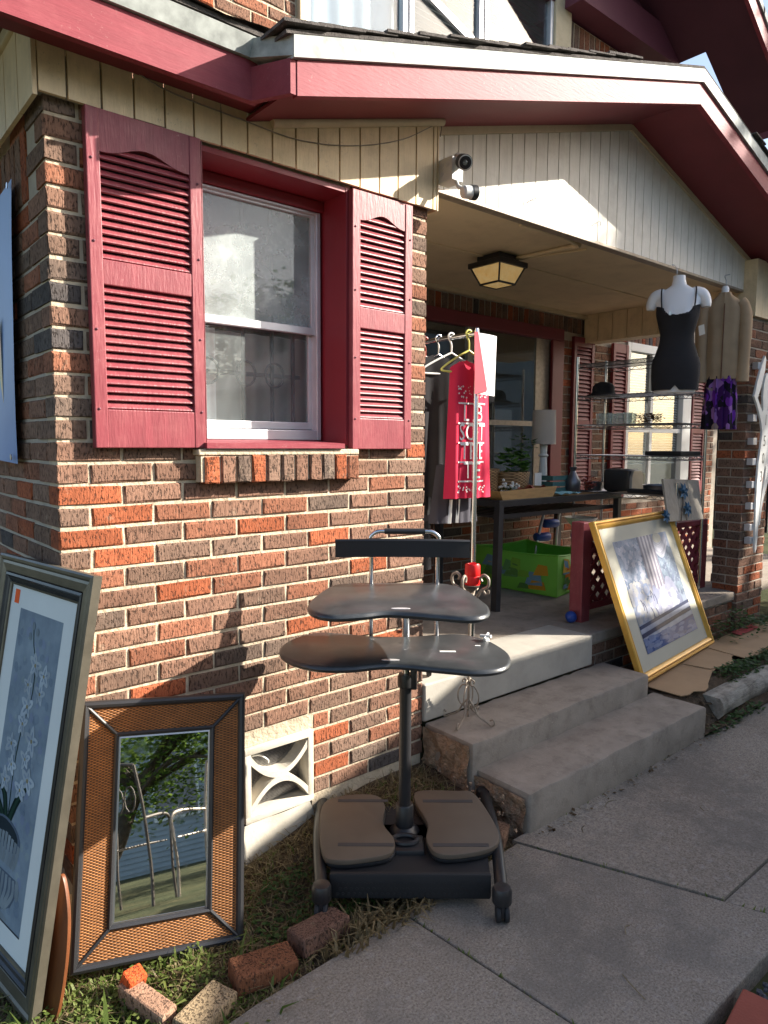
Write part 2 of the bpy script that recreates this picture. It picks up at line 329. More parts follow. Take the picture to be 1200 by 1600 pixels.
class MB:
    def __init__(s): s.v=[]; s.f=[]; s.c=[]; s.uv=[]; s.cur=None
    def add(s, vs, fs, col=None):
        b=len(s.v); s.v += [Vector(v) for v in vs]
        for f in fs: s.f.append([b+i for i in f]); s.c.append(col)
        return s
    def box(s, x0,x1,y0,y1,z0,z1,col=None):
        return s.add([(x0,y0,z0),(x1,y0,z0),(x1,y1,z0),(x0,y1,z0),(x0,y0,z1),(x1,y0,z1),(x1,y1,z1),(x0,y1,z1)],
            [(0,3,2,1),(4,5,6,7),(0,1,5,4),(1,2,6,5),(2,3,7,6),(3,0,4,7)],col)
    def bbox(s, x0,x1,y0,y1,z0,z1,b=.004,col=None):
        bm = bmesh.new(); bmesh.ops.create_cube(bm,size=1)
        for v in bm.verts: v.co = Vector(((x0+x1)/2+v.co.x*(x1-x0),(y0+y1)/2+v.co.y*(y1-y0),(z0+z1)/2+v.co.z*(z1-z0)))
        bmesh.ops.bevel(bm,geom=bm.edges[:],offset=b,segments=2,affect='EDGES',profile=.5)
        return s.frombm(bm,col)
    def frombm(s, bm, col=None):
        bm.verts.ensure_lookup_table(); bm.verts.index_update()
        s.add([v.co.copy() for v in bm.verts],[[v.index for v in f.verts] for f in bm.faces],col); bm.free(); return s
    def beam(s, a, b, wd, ht, upv=(0,0,1), col=None):
        a=Vector(a); b=Vector(b); d=(b-a).normalized(); sd_=d.cross(Vector(upv)).normalized(); u=sd_.cross(d)
        q=[]
        for P in (a,b):
            for i,j in ((-1,-1),(1,-1),(1,1),(-1,1)): q.append(P+sd_*wd/2*i+u*ht/2*j)
        return s.add(q,[(0,1,2,3),(7,6,5,4),(0,4,5,1),(1,5,6,2),(2,6,7,3),(3,7,4,0)],col)
    def prism(s, pts, ext, col=None):
        ext=Vector(ext); n=len(pts); P=[Vector(p) for p in pts]
        return s.add(P+[p+ext for p in P],[list(range(n))[::-1],list(range(n,2*n))]+[(i,(i+1)%n,n+(i+1)%n,n+i) for i in range(n)],col)
    def tube(s, pts, r, seg=8, closed=False, col=None):
        P=[Vector(p) for p in pts]; n=len(P); rr = r if isinstance(r,(list,tuple)) else [r]*n
        base=len(s.v); prev=None
        for i in range(n):
            if closed: d=(P[(i+1)%n]-P[i-1])
            else: d=(P[min(i+1,n-1)]-P[max(i-1,0)])
            d.normalize()
            if prev is None:
                a=Vector((0,0,1)) if abs(d.z)<.9 else Vector((1,0,0)); u=d.cross(a).normalized()
            else: u=(prev-d*prev.dot(d)).normalized()
            prev=u; v=d.cross(u)
            for k in range(seg):
                t=2*math.pi*k/seg; s.v.append(P[i]+u*math.cos(t)*rr[i]+v*math.sin(t)*rr[i])
        for i in range(n if closed else n-1):
            j=(i+1)%n
            for k in range(seg):
                s.f.append([base+i*seg+k,base+i*seg+(k+1)%seg,base+j*seg+(k+1)%seg,base+j*seg+k]); s.c.append(col)
        if not closed:
            s.f.append([base+k for k in range(seg)][::-1]); s.c.append(col)
            s.f.append([base+(n-1)*seg+k for k in range(seg)]); s.c.append(col)
        return s
    def lathe(s, prof, seg=16, o=(0,0,0), ax=None, sx=1, sy=1, cap=True, col=None):
        o=Vector(o); base=len(s.v); n=len(prof)
        q = Vector((0,0,1)).rotation_difference(Vector(ax)) if ax is not None else None
        for r,z in prof:
            for k in range(seg):
                t=2*math.pi*k/seg; p=Vector((r*math.cos(t)*sx,r*math.sin(t)*sy,z))
                if q: p=q@p
                s.v.append(o+p)
        for i in range(n-1):
            for k in range(seg):
                s.f.append([base+i*seg+k,base+i*seg+(k+1)%seg,base+(i+1)*seg+(k+1)%seg,base+(i+1)*seg+k]); s.c.append(col)
        if cap:
            s.f.append([base+k for k in range(seg)][::-1]); s.c.append(col)
            s.f.append([base+(n-1)*seg+k for k in range(seg)]); s.c.append(col)
        return s
    def sheet(s, fn, nu, nv, col=None):
        base=len(s.v)
        for j in range(nv+1):
            for i in range(nu+1): s.v.append(Vector(fn(i/nu,j/nv)))
        for j in range(nv):
            for i in range(nu):
                a=base+j*(nu+1)+i; s.f.append([a,a+1,a+nu+2,a+nu+1]); s.c.append(col)
        return s
    def blob(s, c, r, sub=2, col=None, jit=0, sq=(1,1,1)):
        bm=bmesh.new(); bmesh.ops.create_icosphere(bm,subdivisions=sub,radius=1)
        for v in bm.verts:
            k=1+jit*(random.random()-.5); v.co=Vector(c)+Vector((v.co.x*sq[0],v.co.y*sq[1],v.co.z*sq[2]))*r*k
        return s.frombm(bm,col)
    def build(s, name, mat, parent=None, smooth=False, local=False, kind=None):
        if parent is not None and not local:
            inv = world(parent).inverted(); vs=[inv@v for v in s.v]
        else: vs = s.v
        me = bpy.data.meshes.new(name); me.from_pydata([tuple(v) for v in vs],[],s.f)
        me.materials.append(M[mat] if isinstance(mat,str) else mat)
        if any(c is not None for c in s.c):
            at = me.color_attributes.new('col','FLOAT_COLOR','CORNER'); i=0
            for p,c in zip(me.polygons,s.c):
                for _ in p.loop_indices: at.data[i].color = tuple(c or (1,1,1))[:3]+(1,); i+=1
        if smooth:
            me.polygons.foreach_set('use_smooth',[True]*len(me.polygons))
            try: me.set_sharp_from_angle(angle=R(40))
            except Exception: pass
        me.update()
        o = bpy.data.objects.new(name, me); link(o, parent)
        if kind: o['kind']=kind
        return o
def catmull(pts, n=6, closed=True):
    P=[Vector(p) for p in pts]; out=[]; L=len(P)
    for i in range(L if closed else L-1):
        p0=P[i-1] if (closed or i>0) else P[0]; p1=P[i]; p2=P[(i+1)%L] if closed else P[i+1]; p3=P[(i+2)%L] if closed else P[min(i+2,L-1)]
        for k in range(n):
            t=k/n; out.append(.5*((2*p1)+(-p0+p2)*t+(2*p0-5*p1+4*p2-p3)*t*t+(-p0+3*p1-3*p2+p3)*t**3))
    if not closed: out.append(P[-1])
    return out
def slab(outline, z0, z1, r=.006):
    """rounded-edge plate from a closed 2D outline"""
    b=MB(); P=[Vector((p[0],p[1],0)) for p in outline]; n=len(P)
    c=sum(P,Vector())/n
    rings=[]
    for dz,ins in ((z0,r),(z0+r*.4,r*.3),((z0+z1)/2,0),(z1-r*.4,r*.3),(z1,r)):
        ring=[]
        for i,p in enumerate(P):
            tng=(P[(i+1)%n]-P[i-1]).normalized(); nm=Vector((tng.y,-tng.x,0))
            if nm.dot(p-c)<0 and False: nm=-nm
            q=p-nm*ins; ring.append(Vector((q.x,q.y,dz)))
        rings.append(ring)
    vs=[v for r_ in rings for v in r_]; fs=[]
    for k in range(len(rings)-1):
        for i in range(n): fs.append((k*n+i,k*n+(i+1)%n,(k+1)*n+(i+1)%n,(k+1)*n+i))
    fs.append(list(range(n))[::-1]); fs.append([(len(rings)-1)*n+i for i in range(n)])
    return b.add(vs,fs)
def text_mesh(body, size, fn, parent, mat, name='lettering', align='CENTER', spacing=1.0):
    """flat lettering; every vertex (x,y) of the text is placed by fn(x,y) in the parent's local space"""
    cu = bpy.data.curves.new('t','FONT'); cu.body=body; cu.size=size; cu.align_x=align; cu.align_y='CENTER'; cu.space_character=spacing; cu.resolution_u=3
    to = bpy.data.objects.new('t',cu); COL.objects.link(to)
    dg = bpy.context.evaluated_depsgraph_get(); me = bpy.data.meshes.new_from_object(to.evaluated_get(dg))
    bpy.data.objects.remove(to); bpy.data.curves.remove(cu)
    bm=bmesh.new(); bm.from_mesh(me); bmesh.ops.triangulate(bm,faces=bm.faces[:])
    for _ in range(2): bmesh.ops.subdivide_edges(bm,edges=[e for e in bm.edges if e.calc_length()>size*.12],cuts=1,use_grid_fill=False); bmesh.ops.triangulate(bm,faces=bm.faces[:])
    bm.to_mesh(me); bm.free()
    for v in me.vertices: v.co = Vector(fn(v.co.x,v.co.y))
    me.materials.clear(); me.materials.append(M[mat]); me.name=name
    o=bpy.data.objects.new(name,me); link(o,parent); return o
def copy_tree(o, parent=None, mtx=None, label=None):
    c=o.copy(); COL.objects.link(c)
    if parent: c.parent=parent
    c.matrix_local = mtx if mtx is not None else o.matrix_local.copy()
    WM[c.name]=world(parent)@c.matrix_local
    if label: c['label']=label
    for ch in list(o.children): copy_tree(ch,c)
    return c
def frame_mtx(o, x, y, z):
    return Matrix(((x[0],y[0],z[0],o[0]),(x[1],y[1],z[1],o[1]),(x[2],y[2],z[2],o[2]),(0,0,0,1)))
def lean_mtx(bl, yaw, lean, roll=0):
    """local x along the bottom edge, local z up the leaning face, local y into the back"""
    d=Vector((math.cos(yaw),math.sin(yaw),0)); b=Vector((-math.sin(yaw),math.cos(yaw),0))
    u=Vector((0,0,math.cos(lean)))+b*math.sin(lean); n=u.cross(d)*1.0
    d2=d*math.cos(roll)+u*math.sin(roll); u3=u*math.cos(roll)-d*math.sin(roll)
    return frame_mtx(bl, d2, u3.cross(d2), u3)

# ================================================================== SETTING
C = 0.0677; ZJ = 1.57; W = 1.53
g = MB(); g.add([(-120,-120,-.07),(120,-120,-.07),(120,120,-.07),(-120,120,-.07)],[(0,1,2,3)])
tag(g.build('ground','lawn'), kind='structure')

# walkway: separate slabs with open joints
walk = tag(bpy.data.objects.new('walkway',None), kind='structure'); link(walk)
def conc_slab(poly, z1=0.0, z0=-.09, mat='walk'):
    bm=bmesh.new(); n=len(poly)
    vs=[bm.verts.new((x,y,z0)) for x,y in poly]+[bm.verts.new((x,y,z1)) for x,y in poly]
    bm.faces.new(vs[:n][::-1]); bm.faces.new(vs[n:])
    for i in range(n): bm.faces.new((vs[i],vs[(i+1)%n],vs[n+(i+1)%n],vs[n+i]))
    te=[e for e in bm.edges if all(v.co.z==z1 for v in e.verts)]
    bmesh.ops.bevel(bm,geom=te,offset=.006,segments=2,affect='EDGES',profile=.5)
    return MB().frombm(bm).build('slab',mat,walk)
j=.0026
def xj(y): return 1.50+(-.60-y)*.40           # the skewed joint below the steps
conc_slab([(-1.9,-1.47),(.945-j,-1.47),(.873-j,-.62),(.30,-.64),(-.4,-.72),(-1.9,-.80)])
conc_slab([(.945+j,-1.47),(xj(-1.47)-j,-1.475),(xj(-.59)-j,-.59),(.873+j,-.62)])
conc_slab([(xj(-1.27)+j,-1.27),(2.93-j,-1.27),(2.93-j,-.57),(xj(-.57)+j,-.57)],.004)
conc_slab([(xj(-1.475)+j,-1.475),(2.93-j,-1.49),(2.93-j,-1.27-2*j),(xj(-1.27)+j,-1.27-2*j)],-.004)
conc_slab([(2.93+j,-1.5),(4.6-j,-1.5),(4.6-j,-.60),(2.93+j,-.585)],.002)
conc_slab([(4.6+j,-1.5),(7.5,-1.5),(7.5,-.62),(4.6+j,-.61)])

def heightfield(name, x0,x1,y0,y1, nx,ny, fn, mat):
    b=MB(); b.sheet(lambda u,v:(x0+(x1-x0)*u, y0+(y1-y0)*v, fn(x0+(x1-x0)*u,y0+(y1-y0)*v)), nx,ny)
    return tag(b.build(name,mat,smooth=True), kind='structure')
def sst(a,b,x):
    t=max(0,min(1,(x-a)/(b-a))); return t*t*(3-2*t)
def bed_z(x,y):
    n=mnoise.fractal(Vector((x*4,y*4,0)),1,2,4)
    return -.035+.14*sst(.45,1.2,x)*sst(-.56,-.12,y)+.015*n
heightfield('garden_bed',-2.2,1.56,-.80,.03,110,40,bed_z,'soil')
def bed2_z(x,y):
    n=mnoise.fractal(Vector((x*4,y*4,3)),1,2,4)
    return .02+.145*sst(-.56,-.42,y)+.012*n
heightfield('side_bed',3.05,7.5,-.60,.06,90,24,bed2_z,'soil')

# gravel strip and the red paver beyond the walk
gb=MB()
for i in range(900):
    x=random.uniform(.9,2.6); y=random.uniform(-1.9,-1.5)
    gb.blob((x,y,-.03+random.uniform(-.01,.014)),random.uniform(.007,.014),1,jit=.4)
tag(gb.build('gravel','gravel'),'dark gravel strip beside the concrete walk','gravel',kind='stuff')
pv=MB(); pv.bbox(-.15,.15,-.1,.1,-.05,.008,.006); o=pv.build('paver','paver'); o.location=(1.27,-1.61,0); o.rotation_euler=(0,0,R(8))
tag(o,'flat red paver lying in the gravel at the lower right','paver')

# ================================================================== HOUSE
house = thing('brick_house','brick house with dark red shutters, cream siding and a gabled porch','house',(0,0,0))
BRC=[((.236,.137,.097),.40),((.208,.136,.101),.22),((.168,.124,.099),.10),((.285,.125,.077),.15),((.350,.110,.053),.11),((.105,.095,.093),.02)]
def brick_col():
    r=random.random()
    for c,p in BRC:
        if r<p: break
        r-=p
    k=random.uniform(.85,1.18); return tuple(x*k for x in c)
def brick_mesh_data(l,h,d,ax,seed):
    """chamfered brick; ax 0 = length along x with face to -y, 1 = length along y with face to -x, 2 = corner"""
    rnd=random.Random(seed); e=.0045
    def jt(): return rnd.uniform(-.0036,.0036)
    vs=[];
    for (x,z) in ((0,0),(l,0),(l,h),(0,h)): vs.append((x,d,z))
    for (x,z) in ((0,0),(l,0),(l,h),(0,h)): vs.append((x+jt()*.6,e,z+jt()*.6))
    for (x,z) in ((e,e),(l/2,e),(l-e,e),(l-e,h-e),(l/2,h-e),(e,h-e)): vs.append((x+jt(),jt()*.5,z+jt()))
    fs=[(4,5,10,9),(4,9,8),(5,6,11,10),(6,7,12,11),(7,13,12) if False else (7,13,12),(7,4,8,13),(8,9,12,13),(9,10,11,12),(5,10,9) if False else (0,1,5,4),(1,2,6,5),(2,3,7,6),(3,0,4,7)]
    fs=[(4,5,10,9,8),(5,6,11,10),(6,7,13,12,11),(7,4,8,13),(8,9,12,13),(9,10,11,12),(0,1,5,4),(1,2,6,5),(2,3,7,6),(3,0,4,7)]
    if ax==1: vs=[(y,x,z) for x,y,z in vs]; fs=[f[::-1] for f in fs]
    if ax==0: pass
    return vs,fs
_bc={}
def brick_obj(parent,x,y,z,l,h=.0572,d=.09,ax=0,mat='brick',col=None):
    key=(round(l,3),round(h,3),round(d,3),ax,mat,random.randrange(5))
    if key not in _bc:
        vs,fs=brick_mesh_data(l,h,d,ax,hash(key[:4])%9999+key[5]*77)
        me=bpy.data.meshes.new('brick'); me.from_pydata(vs,[],fs); me.materials.append(M[mat]); me.update(); _bc[key]=me
    o=bpy.data.objects.new('brick',_bc[key]); link(o,parent,Matrix.Translation((x,y,z)))
    o.color=tuple(col or brick_col())+(1,); return o
def bricks_joined(parent,items,name='bricks'):
    """items: x,y,z,l,h,d,ax in world coordinates"""
    b=MB()
    for i,(x,y,z,l,h,d,ax) in enumerate(items):
        vs,fs=brick_mesh_data(l,h,d,ax,i)
        b.add([(x+v[0],y+v[1],z+v[2]) for v in vs],fs,brick_col())
    return b.build(name,'brick_s',parent,kind='stuff')

# --- front wall -----------------------------------------------------
WX0,WX1,WZ0,WZ1 = .475,1.097,1.56,2.55          # window opening
mo=MB()
mo.box(.006,W-.006,.006,.1,.43,1.43).box(.006,.613,.0061,.1,.05,.43).box(.925,W-.006,.0061,.1,.05,.43).box(.006,WX0,.0062,.1,1.43,2.60).box(WX1,W-.006,.0062,.1,1.43,2.60).box(WX0,WX1,.0064,.1,1.43,1.53).box(WX0,WX1,.0064,.1,2.55,2.60)
fwall=mo.build('front_wall','mortar',house)
BL=.1930; J=.0105
def kz(k): return ZJ-(k+1)*C+J/2
nb=0
VX0,VX1,VZ0,VZ1=.615,.923,.135,.428              # foundation vent
for k in range(-15,23):
    z=kz(k); zt=z+.0572
    if z<.10 : continue
    xs=[]
    if k%2==0:
        xs=[(i*(BL+J),BL) for i in range(7)]+[(7*(BL+J),W-7*(BL+J))]
    else:
        a=.0917; xs=[(0,a)]+[(a+J+i*(BL+J),BL) for i in range(7)]
        xs[-1]=(xs[-1][0],W-xs[-1][0])
    for i,(x,l) in enumerate(xs):
        x1=x+l
        segs=[(x,x1)]
        def cut(segs,c0,c1):
            o=[]
            for a,b in segs:
                if b<=c0 or a>=c1: o.append((a,b)); continue
                if a<c0-.03: o.append((a,c0))
                if b>c1+.03: o.append((c1,b))
            return o
        if zt>WZ0-.03 and z<WZ1: segs=cut(segs,WX0-.004,WX1+.004)
        if zt>1.43 and z<1.53: segs=cut(segs,.452,1.135)
        if zt>VZ0 and z<VZ1: segs=cut(segs,VX0-.008,VX1+.010)
        if z<.14 and x<.95: segs=[]
        for a,b in segs:
            if b-a<.025: continue
            dep=.09
            if i==0 and k%2==1: dep=.1935        # header of the corner brick
            jy=random.uniform(-.002,.0015)
            brick_obj(fwall,a,jy if i else 0,z,b-a,d=dep); nb+=1
# rowlock sill
sill=part('window_sill',house)
MB().box(.45,1.125,-.040,.02,1.433,1.522).build('mortar_bed','mortar',sill)
nx=11
for i in range(nx):
    x=.462+i*(1.132-.462)/nx; h=.096+random.uniform(-.004,.004)
    brick_obj(sill,x,-.05+random.uniform(-.003,.003),1.428,(1.132-.462)/nx-.009,h,.07,0,'brick_h')
MB().bbox(.44,1.125,-.046,.06,1.524,1.545,.004).build('mortar_cap','mortar',sill)

# --- left wall -------------------------------------------------------
MB().box(.0064,.1,.1,4.0,.05,2.60).build('left_wall','mortar_d',house)
lw=bpy.data.objects['left_wall']; items=[]
for k in range(-15,23):
    z=kz(k)
    if z<.05: continue
    y0 = .09+J if k%2==0 else .1935+J
    if k%2==0: ys=[(y0+i*(BL+J)-0,BL) for i in range(10)]
    else: ys=[(y0+i*(BL+J),BL) for i in range(10)]
    for i,(y,l) in enumerate(ys):
        if z>2.30 and i>0-(k%2==0): 
            continue
        if i<2: brick_obj(lw,0+random.uniform(-.001,.002),y,z,l,ax=1); nb+=1
        else: items.append((0,y,z,l,.0577,.09,1))
for i in range(28):                                  # soldier course
    y=.205+i*.0677
    if i<6: brick_obj(lw,0,y,2.322,.0577,.215,ax=1); nb+=1
    else: items.append((0,y,2.322,.0577,.215,.09,1))
bricks_joined(lw,items)

# concrete footing below the bricks + foundation vent
ft=MB(); ft.sheet(lambda u,v:(-.02+1.5*u, -.012+.01*mnoise.noise(Vector((u*14,v*4,1))), -.1+v*(.235 if u<.625 else .165)),60,6)
ft.build('footing','ventc',house,smooth=True)
vent=part('foundation_vent',house)
bm_poly=[]
def vent_block():
    b=MB(); x0,x1,z0,z1=VX0,VX1,VZ0,VZ1; cx=(x0+x1)/2; cz=(z0+z1)/2; t=.07; f=.026
    b.bbox(x0,x1,-.012,t,z1-f,z1,.003); b.bbox(x0,x1,-.012,t,z0,z0+f,.003)
    b.bbox(x0,x0+f,-.0115,t,z0+f*.9,z1-f*.9,.003); b.bbox(x1-f,x1,-.0115,t,z0+f*.9,z1-f*.9,.003)
    # two arcs meeting in the middle (concave to top and bottom) with a waist
    hw=(x1-x0)/2-f*.8; hh=(z1-z0)/2-f*.8; n=20
    for sgn in (1,-1):
        outer=[];inner=[]
        for i in range(n+1):
            u=-1+2*i/n; x=cx+u*hw
            zi=cz+sgn*(hh*(.18+.80*(abs(u)**2.1)))        # upper side of the arc
            zo=cz+sgn*(hh*(-.02+.72*(abs(u)**1.9)))
            inner.append((x,zi)); outer.append((x,zo))
        for i in range(n):
            a,b_,c,d=outer[i],outer[i+1],inner[i+1],inner[i]
            if sgn<0: a,b_,c,d=d,c,b_,a
            b.prism([(a[0],-.009+.001*sgn,a[1]),(b_[0],-.009+.001*sgn,b_[1]),(c[0],-.009+.001*sgn,c[1]),(d[0],-.009+.001*sgn,d[1])][::-1],(0,.075,0))
    return b
vent_block().build('vent_block','ventc',vent,smooth=True)
sb=MB()
for i in range(44): x=VX0+.03+i*.0057; sb.box(x,x+.0012,.05,.052,VZ0+.03,VZ1-.03)
for i in range(40): z=VZ0+.03+i*.0057; sb.box(VX0+.03,VX1-.03,.0522,.0535,z,z+.0012)
sb.build('wire_screen','steel',vent)
MB().box(VX0,VX1,.095,.1,VZ0,VZ1).build('dark_back','blackm',vent)
MB().tube(catmull([(.67,.045,.37),(.70,.03,.372),(.735,.03,.345),(.745,.04,.325)],5,False),.003,6).build('loose_wire','white',vent,smooth=True)

# --- front window ----------------------------------------------------
win=part('front_window',house)
GY=.165
rv=MB()
rv.box(WX0-.0,WX0+.012,-.012,GY+.05,WZ0,WZ1).box(WX1-.012,WX1,-.012,GY+.05,WZ0,WZ1).box(WX0+.012,WX1-.012,-.010,GY+.05,WZ1-.018,WZ1)
rv.bbox(WX0+.012,WX1-.012,GY-.03,GY+.045,WZ1-.06,WZ1-.019,.004)
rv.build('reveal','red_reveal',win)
sl=MB(); sl.prism([(WX0-.01,-.058,1.548),(WX0-.01,-.058,1.566),(WX0-.01,GY,1.580),(WX0-.01,GY,1.548)],(1.055-WX0,0,0)); sl.build('wood_sill','red_h',win)
fx0,fx1,fz0,fz1=WX0+.012,WX1-.022,1.580,2.488; zm=2.02
fr=MB()
fr.bbox(fx0,fx0+.020,GY-.02,GY+.04,fz0,fz1,.003).bbox(fx1-.020,fx1,GY-.02,GY+.04,fz0,fz1,.003).bbox(fx0+.018,fx1-.018,GY-.018,GY+.04,fz0,fz0+.040,.003).bbox(fx0+.018,fx1-.018,GY-.018,GY+.04,fz1-.010,fz1,.003)
fr.build('frame','alu',win)
def sash(z0,z1,y,name,gm):
    s_=MB(); x0,x1=fx0+.018,fx1-.018
    s_.bbox(x0,x0+.018,y,y+.02,z0,z1,.002).bbox(x1-.018,x1,y,y+.02,z0,z1,.002).bbox(x0,x1,y-.001,y+.021,z0,z0+.03,.003).bbox(x0,x1,y-.001,y+.021,z1-(.012 if name=='upper_sash' else .028),z1,.003)
    so_=s_.build(name,'alu',win)
    MB().box(x0+.016,x1-.016,y+.010,y+.012,z0+.028,z1-.010).build('pane',gm,so_)
sash(zm-.014,fz1-.008,GY-.004,'upper_sash','glass_dirty')
sash(fz0+.043,zm+.02,GY+.018,'lower_sash','glass_mid')
gr=MB()
for x in (.60,.77,.90,1.0): gr.box(x-.006,x+.006,.235,.247,1.55,2.5)
gr.box(.48,1.04,.2465,.258,1.832,1.848)
gr.build('security_bars','blackm',win)
for cx in (.615,.775,.905):
    MB().tube([(cx+.042*math.cos(t*math.pi/10),.230,1.84+.048*math.sin(t*math.pi/10)) for t in range(20)],.005,6,True).build('scroll_ring','blackm',win,smooth=True)
MB().tube(catmull([(.52,.23,1.72),(.50,.23,1.75),(.52,.23,1.78),(.57,.23,1.76),(.60,.23,1.80)],5,False),.006,6).build('scroll_ring','blackm',win,smooth=True)
# room behind the window
rm=MB(); rm.box(.12,.13,.11,1.9,.6,2.62).box(1.40,1.41,.11,1.91,.6,2.62).box(.13,1.40,1.9,1.91,.6,2.62).box(.13,1.40,.11,1.9,.6,.61).box(.13,1.40,.11,1.9,2.61,2.62)
rm.build('room_wall','greycloth',house)
cu=MB(); cu.sheet(lambda u,v:(.47+.20*u,.285+.006*math.sin(u*30),1.45+.56*v),40,4); cu.build('white_panel','white',house,smooth=True)
cu=MB(); cu.sheet(lambda u,v:(.60+.75*u,.44+.010*math.sin(u*40),1.0+1.03*v),80,4); cu.build('curtain','lampshade',house,smooth=True)

# --- shutters --------------------------------------------------------
def shutter(x0,x1,z0,z1,yb,name='shutter',parent=house,sub=True,nl=(14,15),mid=(2.045,2.12),top=2.455,bot=1.668,mat='red',thick=.032,arch=True):
    y0=yb-thick; sh=part(name,parent); st=.040
    f=MB(); f.bbox(x0,x0+st,y0,yb,z0,z1,.003).bbox(x1-st,x1,y0,yb,z0,z1,.003)
    f.bbox(x0+st-.002,x1-st+.002,y0+.002,yb-.001,z0,bot,.003).bbox(x0+st-.002,x1-st+.002,y0+.002,yb-.001,mid[0],mid[1],.003)
    # arched top rail
    n=14; pts=[]
    xa,xb=x0+st-.002,x1-st+.002
    for i in range(n+1):
        u=i/n; h=.0
        if arch: h=.034*(.5-.5*math.cos(2*math.pi*u))**1.3
        pts.append((xa+(xb-xa)*u, y0+.003, top-.022+h if arch else top))
    for i in range(n):
        a,b=pts[i],pts[i+1]; f.prism([a,b,(b[0],b[1],z1),(a[0],a[1],z1)],(0,thick-.005,0))
    f.build('shutter_frame',mat,sh)
    for (za,zb,cnt) in ((mid[1],top+.005,nl[0]),(bot,mid[0],nl[1])):
        p=(zb-za)/cnt
        proto=None
        for i in range(cnt):
            z=za+i*p
            if proto is None:
                b=MB(); hw=(x1-x0)/2-st+.001
                b.prism([(-hw,y0+.005,0),(-hw,y0+.010,-.003),(-hw,y0+.021,p*.70),(-hw,y0+.019,p*.76),(-hw,y0+.006,.004)],(2*hw,0,0))
                proto=b.build('louver',mat,sh); o=proto
            else:
                o=bpy.data.objects.new('louver',proto.data); link(o,sh)
            o.matrix_local=Matrix.Translation(((x0+x1)/2,0,z+.004)); WM[o.name]=world(sh)@o.matrix_local
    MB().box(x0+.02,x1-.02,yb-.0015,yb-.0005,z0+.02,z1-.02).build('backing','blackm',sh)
    sc_=MB()
    for z in (z0+.12,z0+.36,z0+.62,z0+.86):
        for x in (x0+.014,x1-.014): sc_.lathe([(.004,0),(.004,.003),(.001,.0045)],8,(x,y0+.0005,z),(0,-1,0))
    sc_.build('screw','purple_mid',sh)
    return sh
shutter(.107,.472,1.549,2.556,-.006)
shutter(1.098,1.412,1.545,2.545,-.006,nl=(14,15),mid=(2.022,2.103),top=2.458)
# the thin crack and the flanking red jamb boards
MB().box(WX0-.002,WX0+.0005,-.038,-.004,WZ0-.01,WZ1).build('jamb_edge','red',win)

# --- frieze siding ---------------------------------------------------
SL=.29
def soff(x): return 2.63+SL*(x-.645)+.03 if x<3.177 else 2.63+SL*(5.709-x)+.03   # underside of the gable soffit
frz=part('frieze',house)
def board(parent,x0,x1,zb,ztop,y,th=.012,gap=.0035,mat='siding'):
    MB().prism([(x0+gap,y,zb),(x1-gap,y,zb),(x1-gap,y,ztop(x1)),(x0+gap,y,ztop(x0))],(0,th,0)).build('board',mat,parent)
MB().box(-.015,1.55,-.018,.02,2.565,2.68).prism([(.6,-.0185,2.67),(1.55,-.0185,2.67),(1.55,-.0185,2.93),(.75,-.0185,2.68)],(0,.03,0)).build('backing_board','timber',frz)
x=-.036; i=0
while x<1.54:
    board(frz,max(x,-.018),min(x+.098,1.556),2.558+random.uniform(-.002,.002),lambda q:max(2.75,soff(q)) if q>.6 else 2.75,-.031); x+=.098
MB().tube([(.74,-.042,soff(.74)-.010),(1.575,-.042,soff(1.575)-.010)],.016,10).build('top_moulding','cream',frz,smooth=True)
MB().box(1.556,1.562,-.033,.06,2.556,2.96).build('end_board','siding',frz)
ls=part('side_frieze',house)
for i in range(14):
    y0=-.03+i*.16
    MB().box(-.031,-.018,y0+.003,y0+.157,2.545,2.80).build('board','siding',ls)
MB().bbox(-.045,-.02,-.028,2.3,2.78,2.82,.006).build('top_moulding','cream',ls)

# --- gable siding ----------------------------------------------------
YG=.06
gs=part('gable_siding',house)
MB().prism([(1.53,YG+.011,2.70),(4.86,YG+.011,2.70),(4.86,YG+.011,soff(4.86)),(3.177,YG+.011,soff(3.177)),(1.53,YG+.011,soff(1.53))],(0,.02,0)).build('backing_board','timber',gs)
x=1.592
while x<4.8:
    x1=min(x+.0925,4.80)
    if x<3.177<x1:
        MB().prism([(x+.003,YG,2.695),(x1-.003,YG,2.695),(x1-.003,YG,soff(x1)),(3.177,YG,soff(3.177)),(x+.003,YG,soff(x))],(0,.0105,0)).build('board','siding_g',gs)
    else: board(gs,x,x1,2.695+random.uniform(-.0015,.0015),soff,YG,.0105,.0028,'siding_g')
    x+=.0925
for a,b in (((1.57,YG-.008,soff(1.57)-.016),(3.177,YG-.008,soff(3.177)-.016)),((3.177,YG-.0082,soff(3.177)-.016),(4.84,YG-.0082,soff(4.84)-.016))):
    MB().beam(a,b,.012,.034).build('trim','cream',gs)
MB().bbox(1.565,4.80,YG-.002,YG+.05,2.678,2.696,.003).build('bottom_channel','beige_iron',gs)

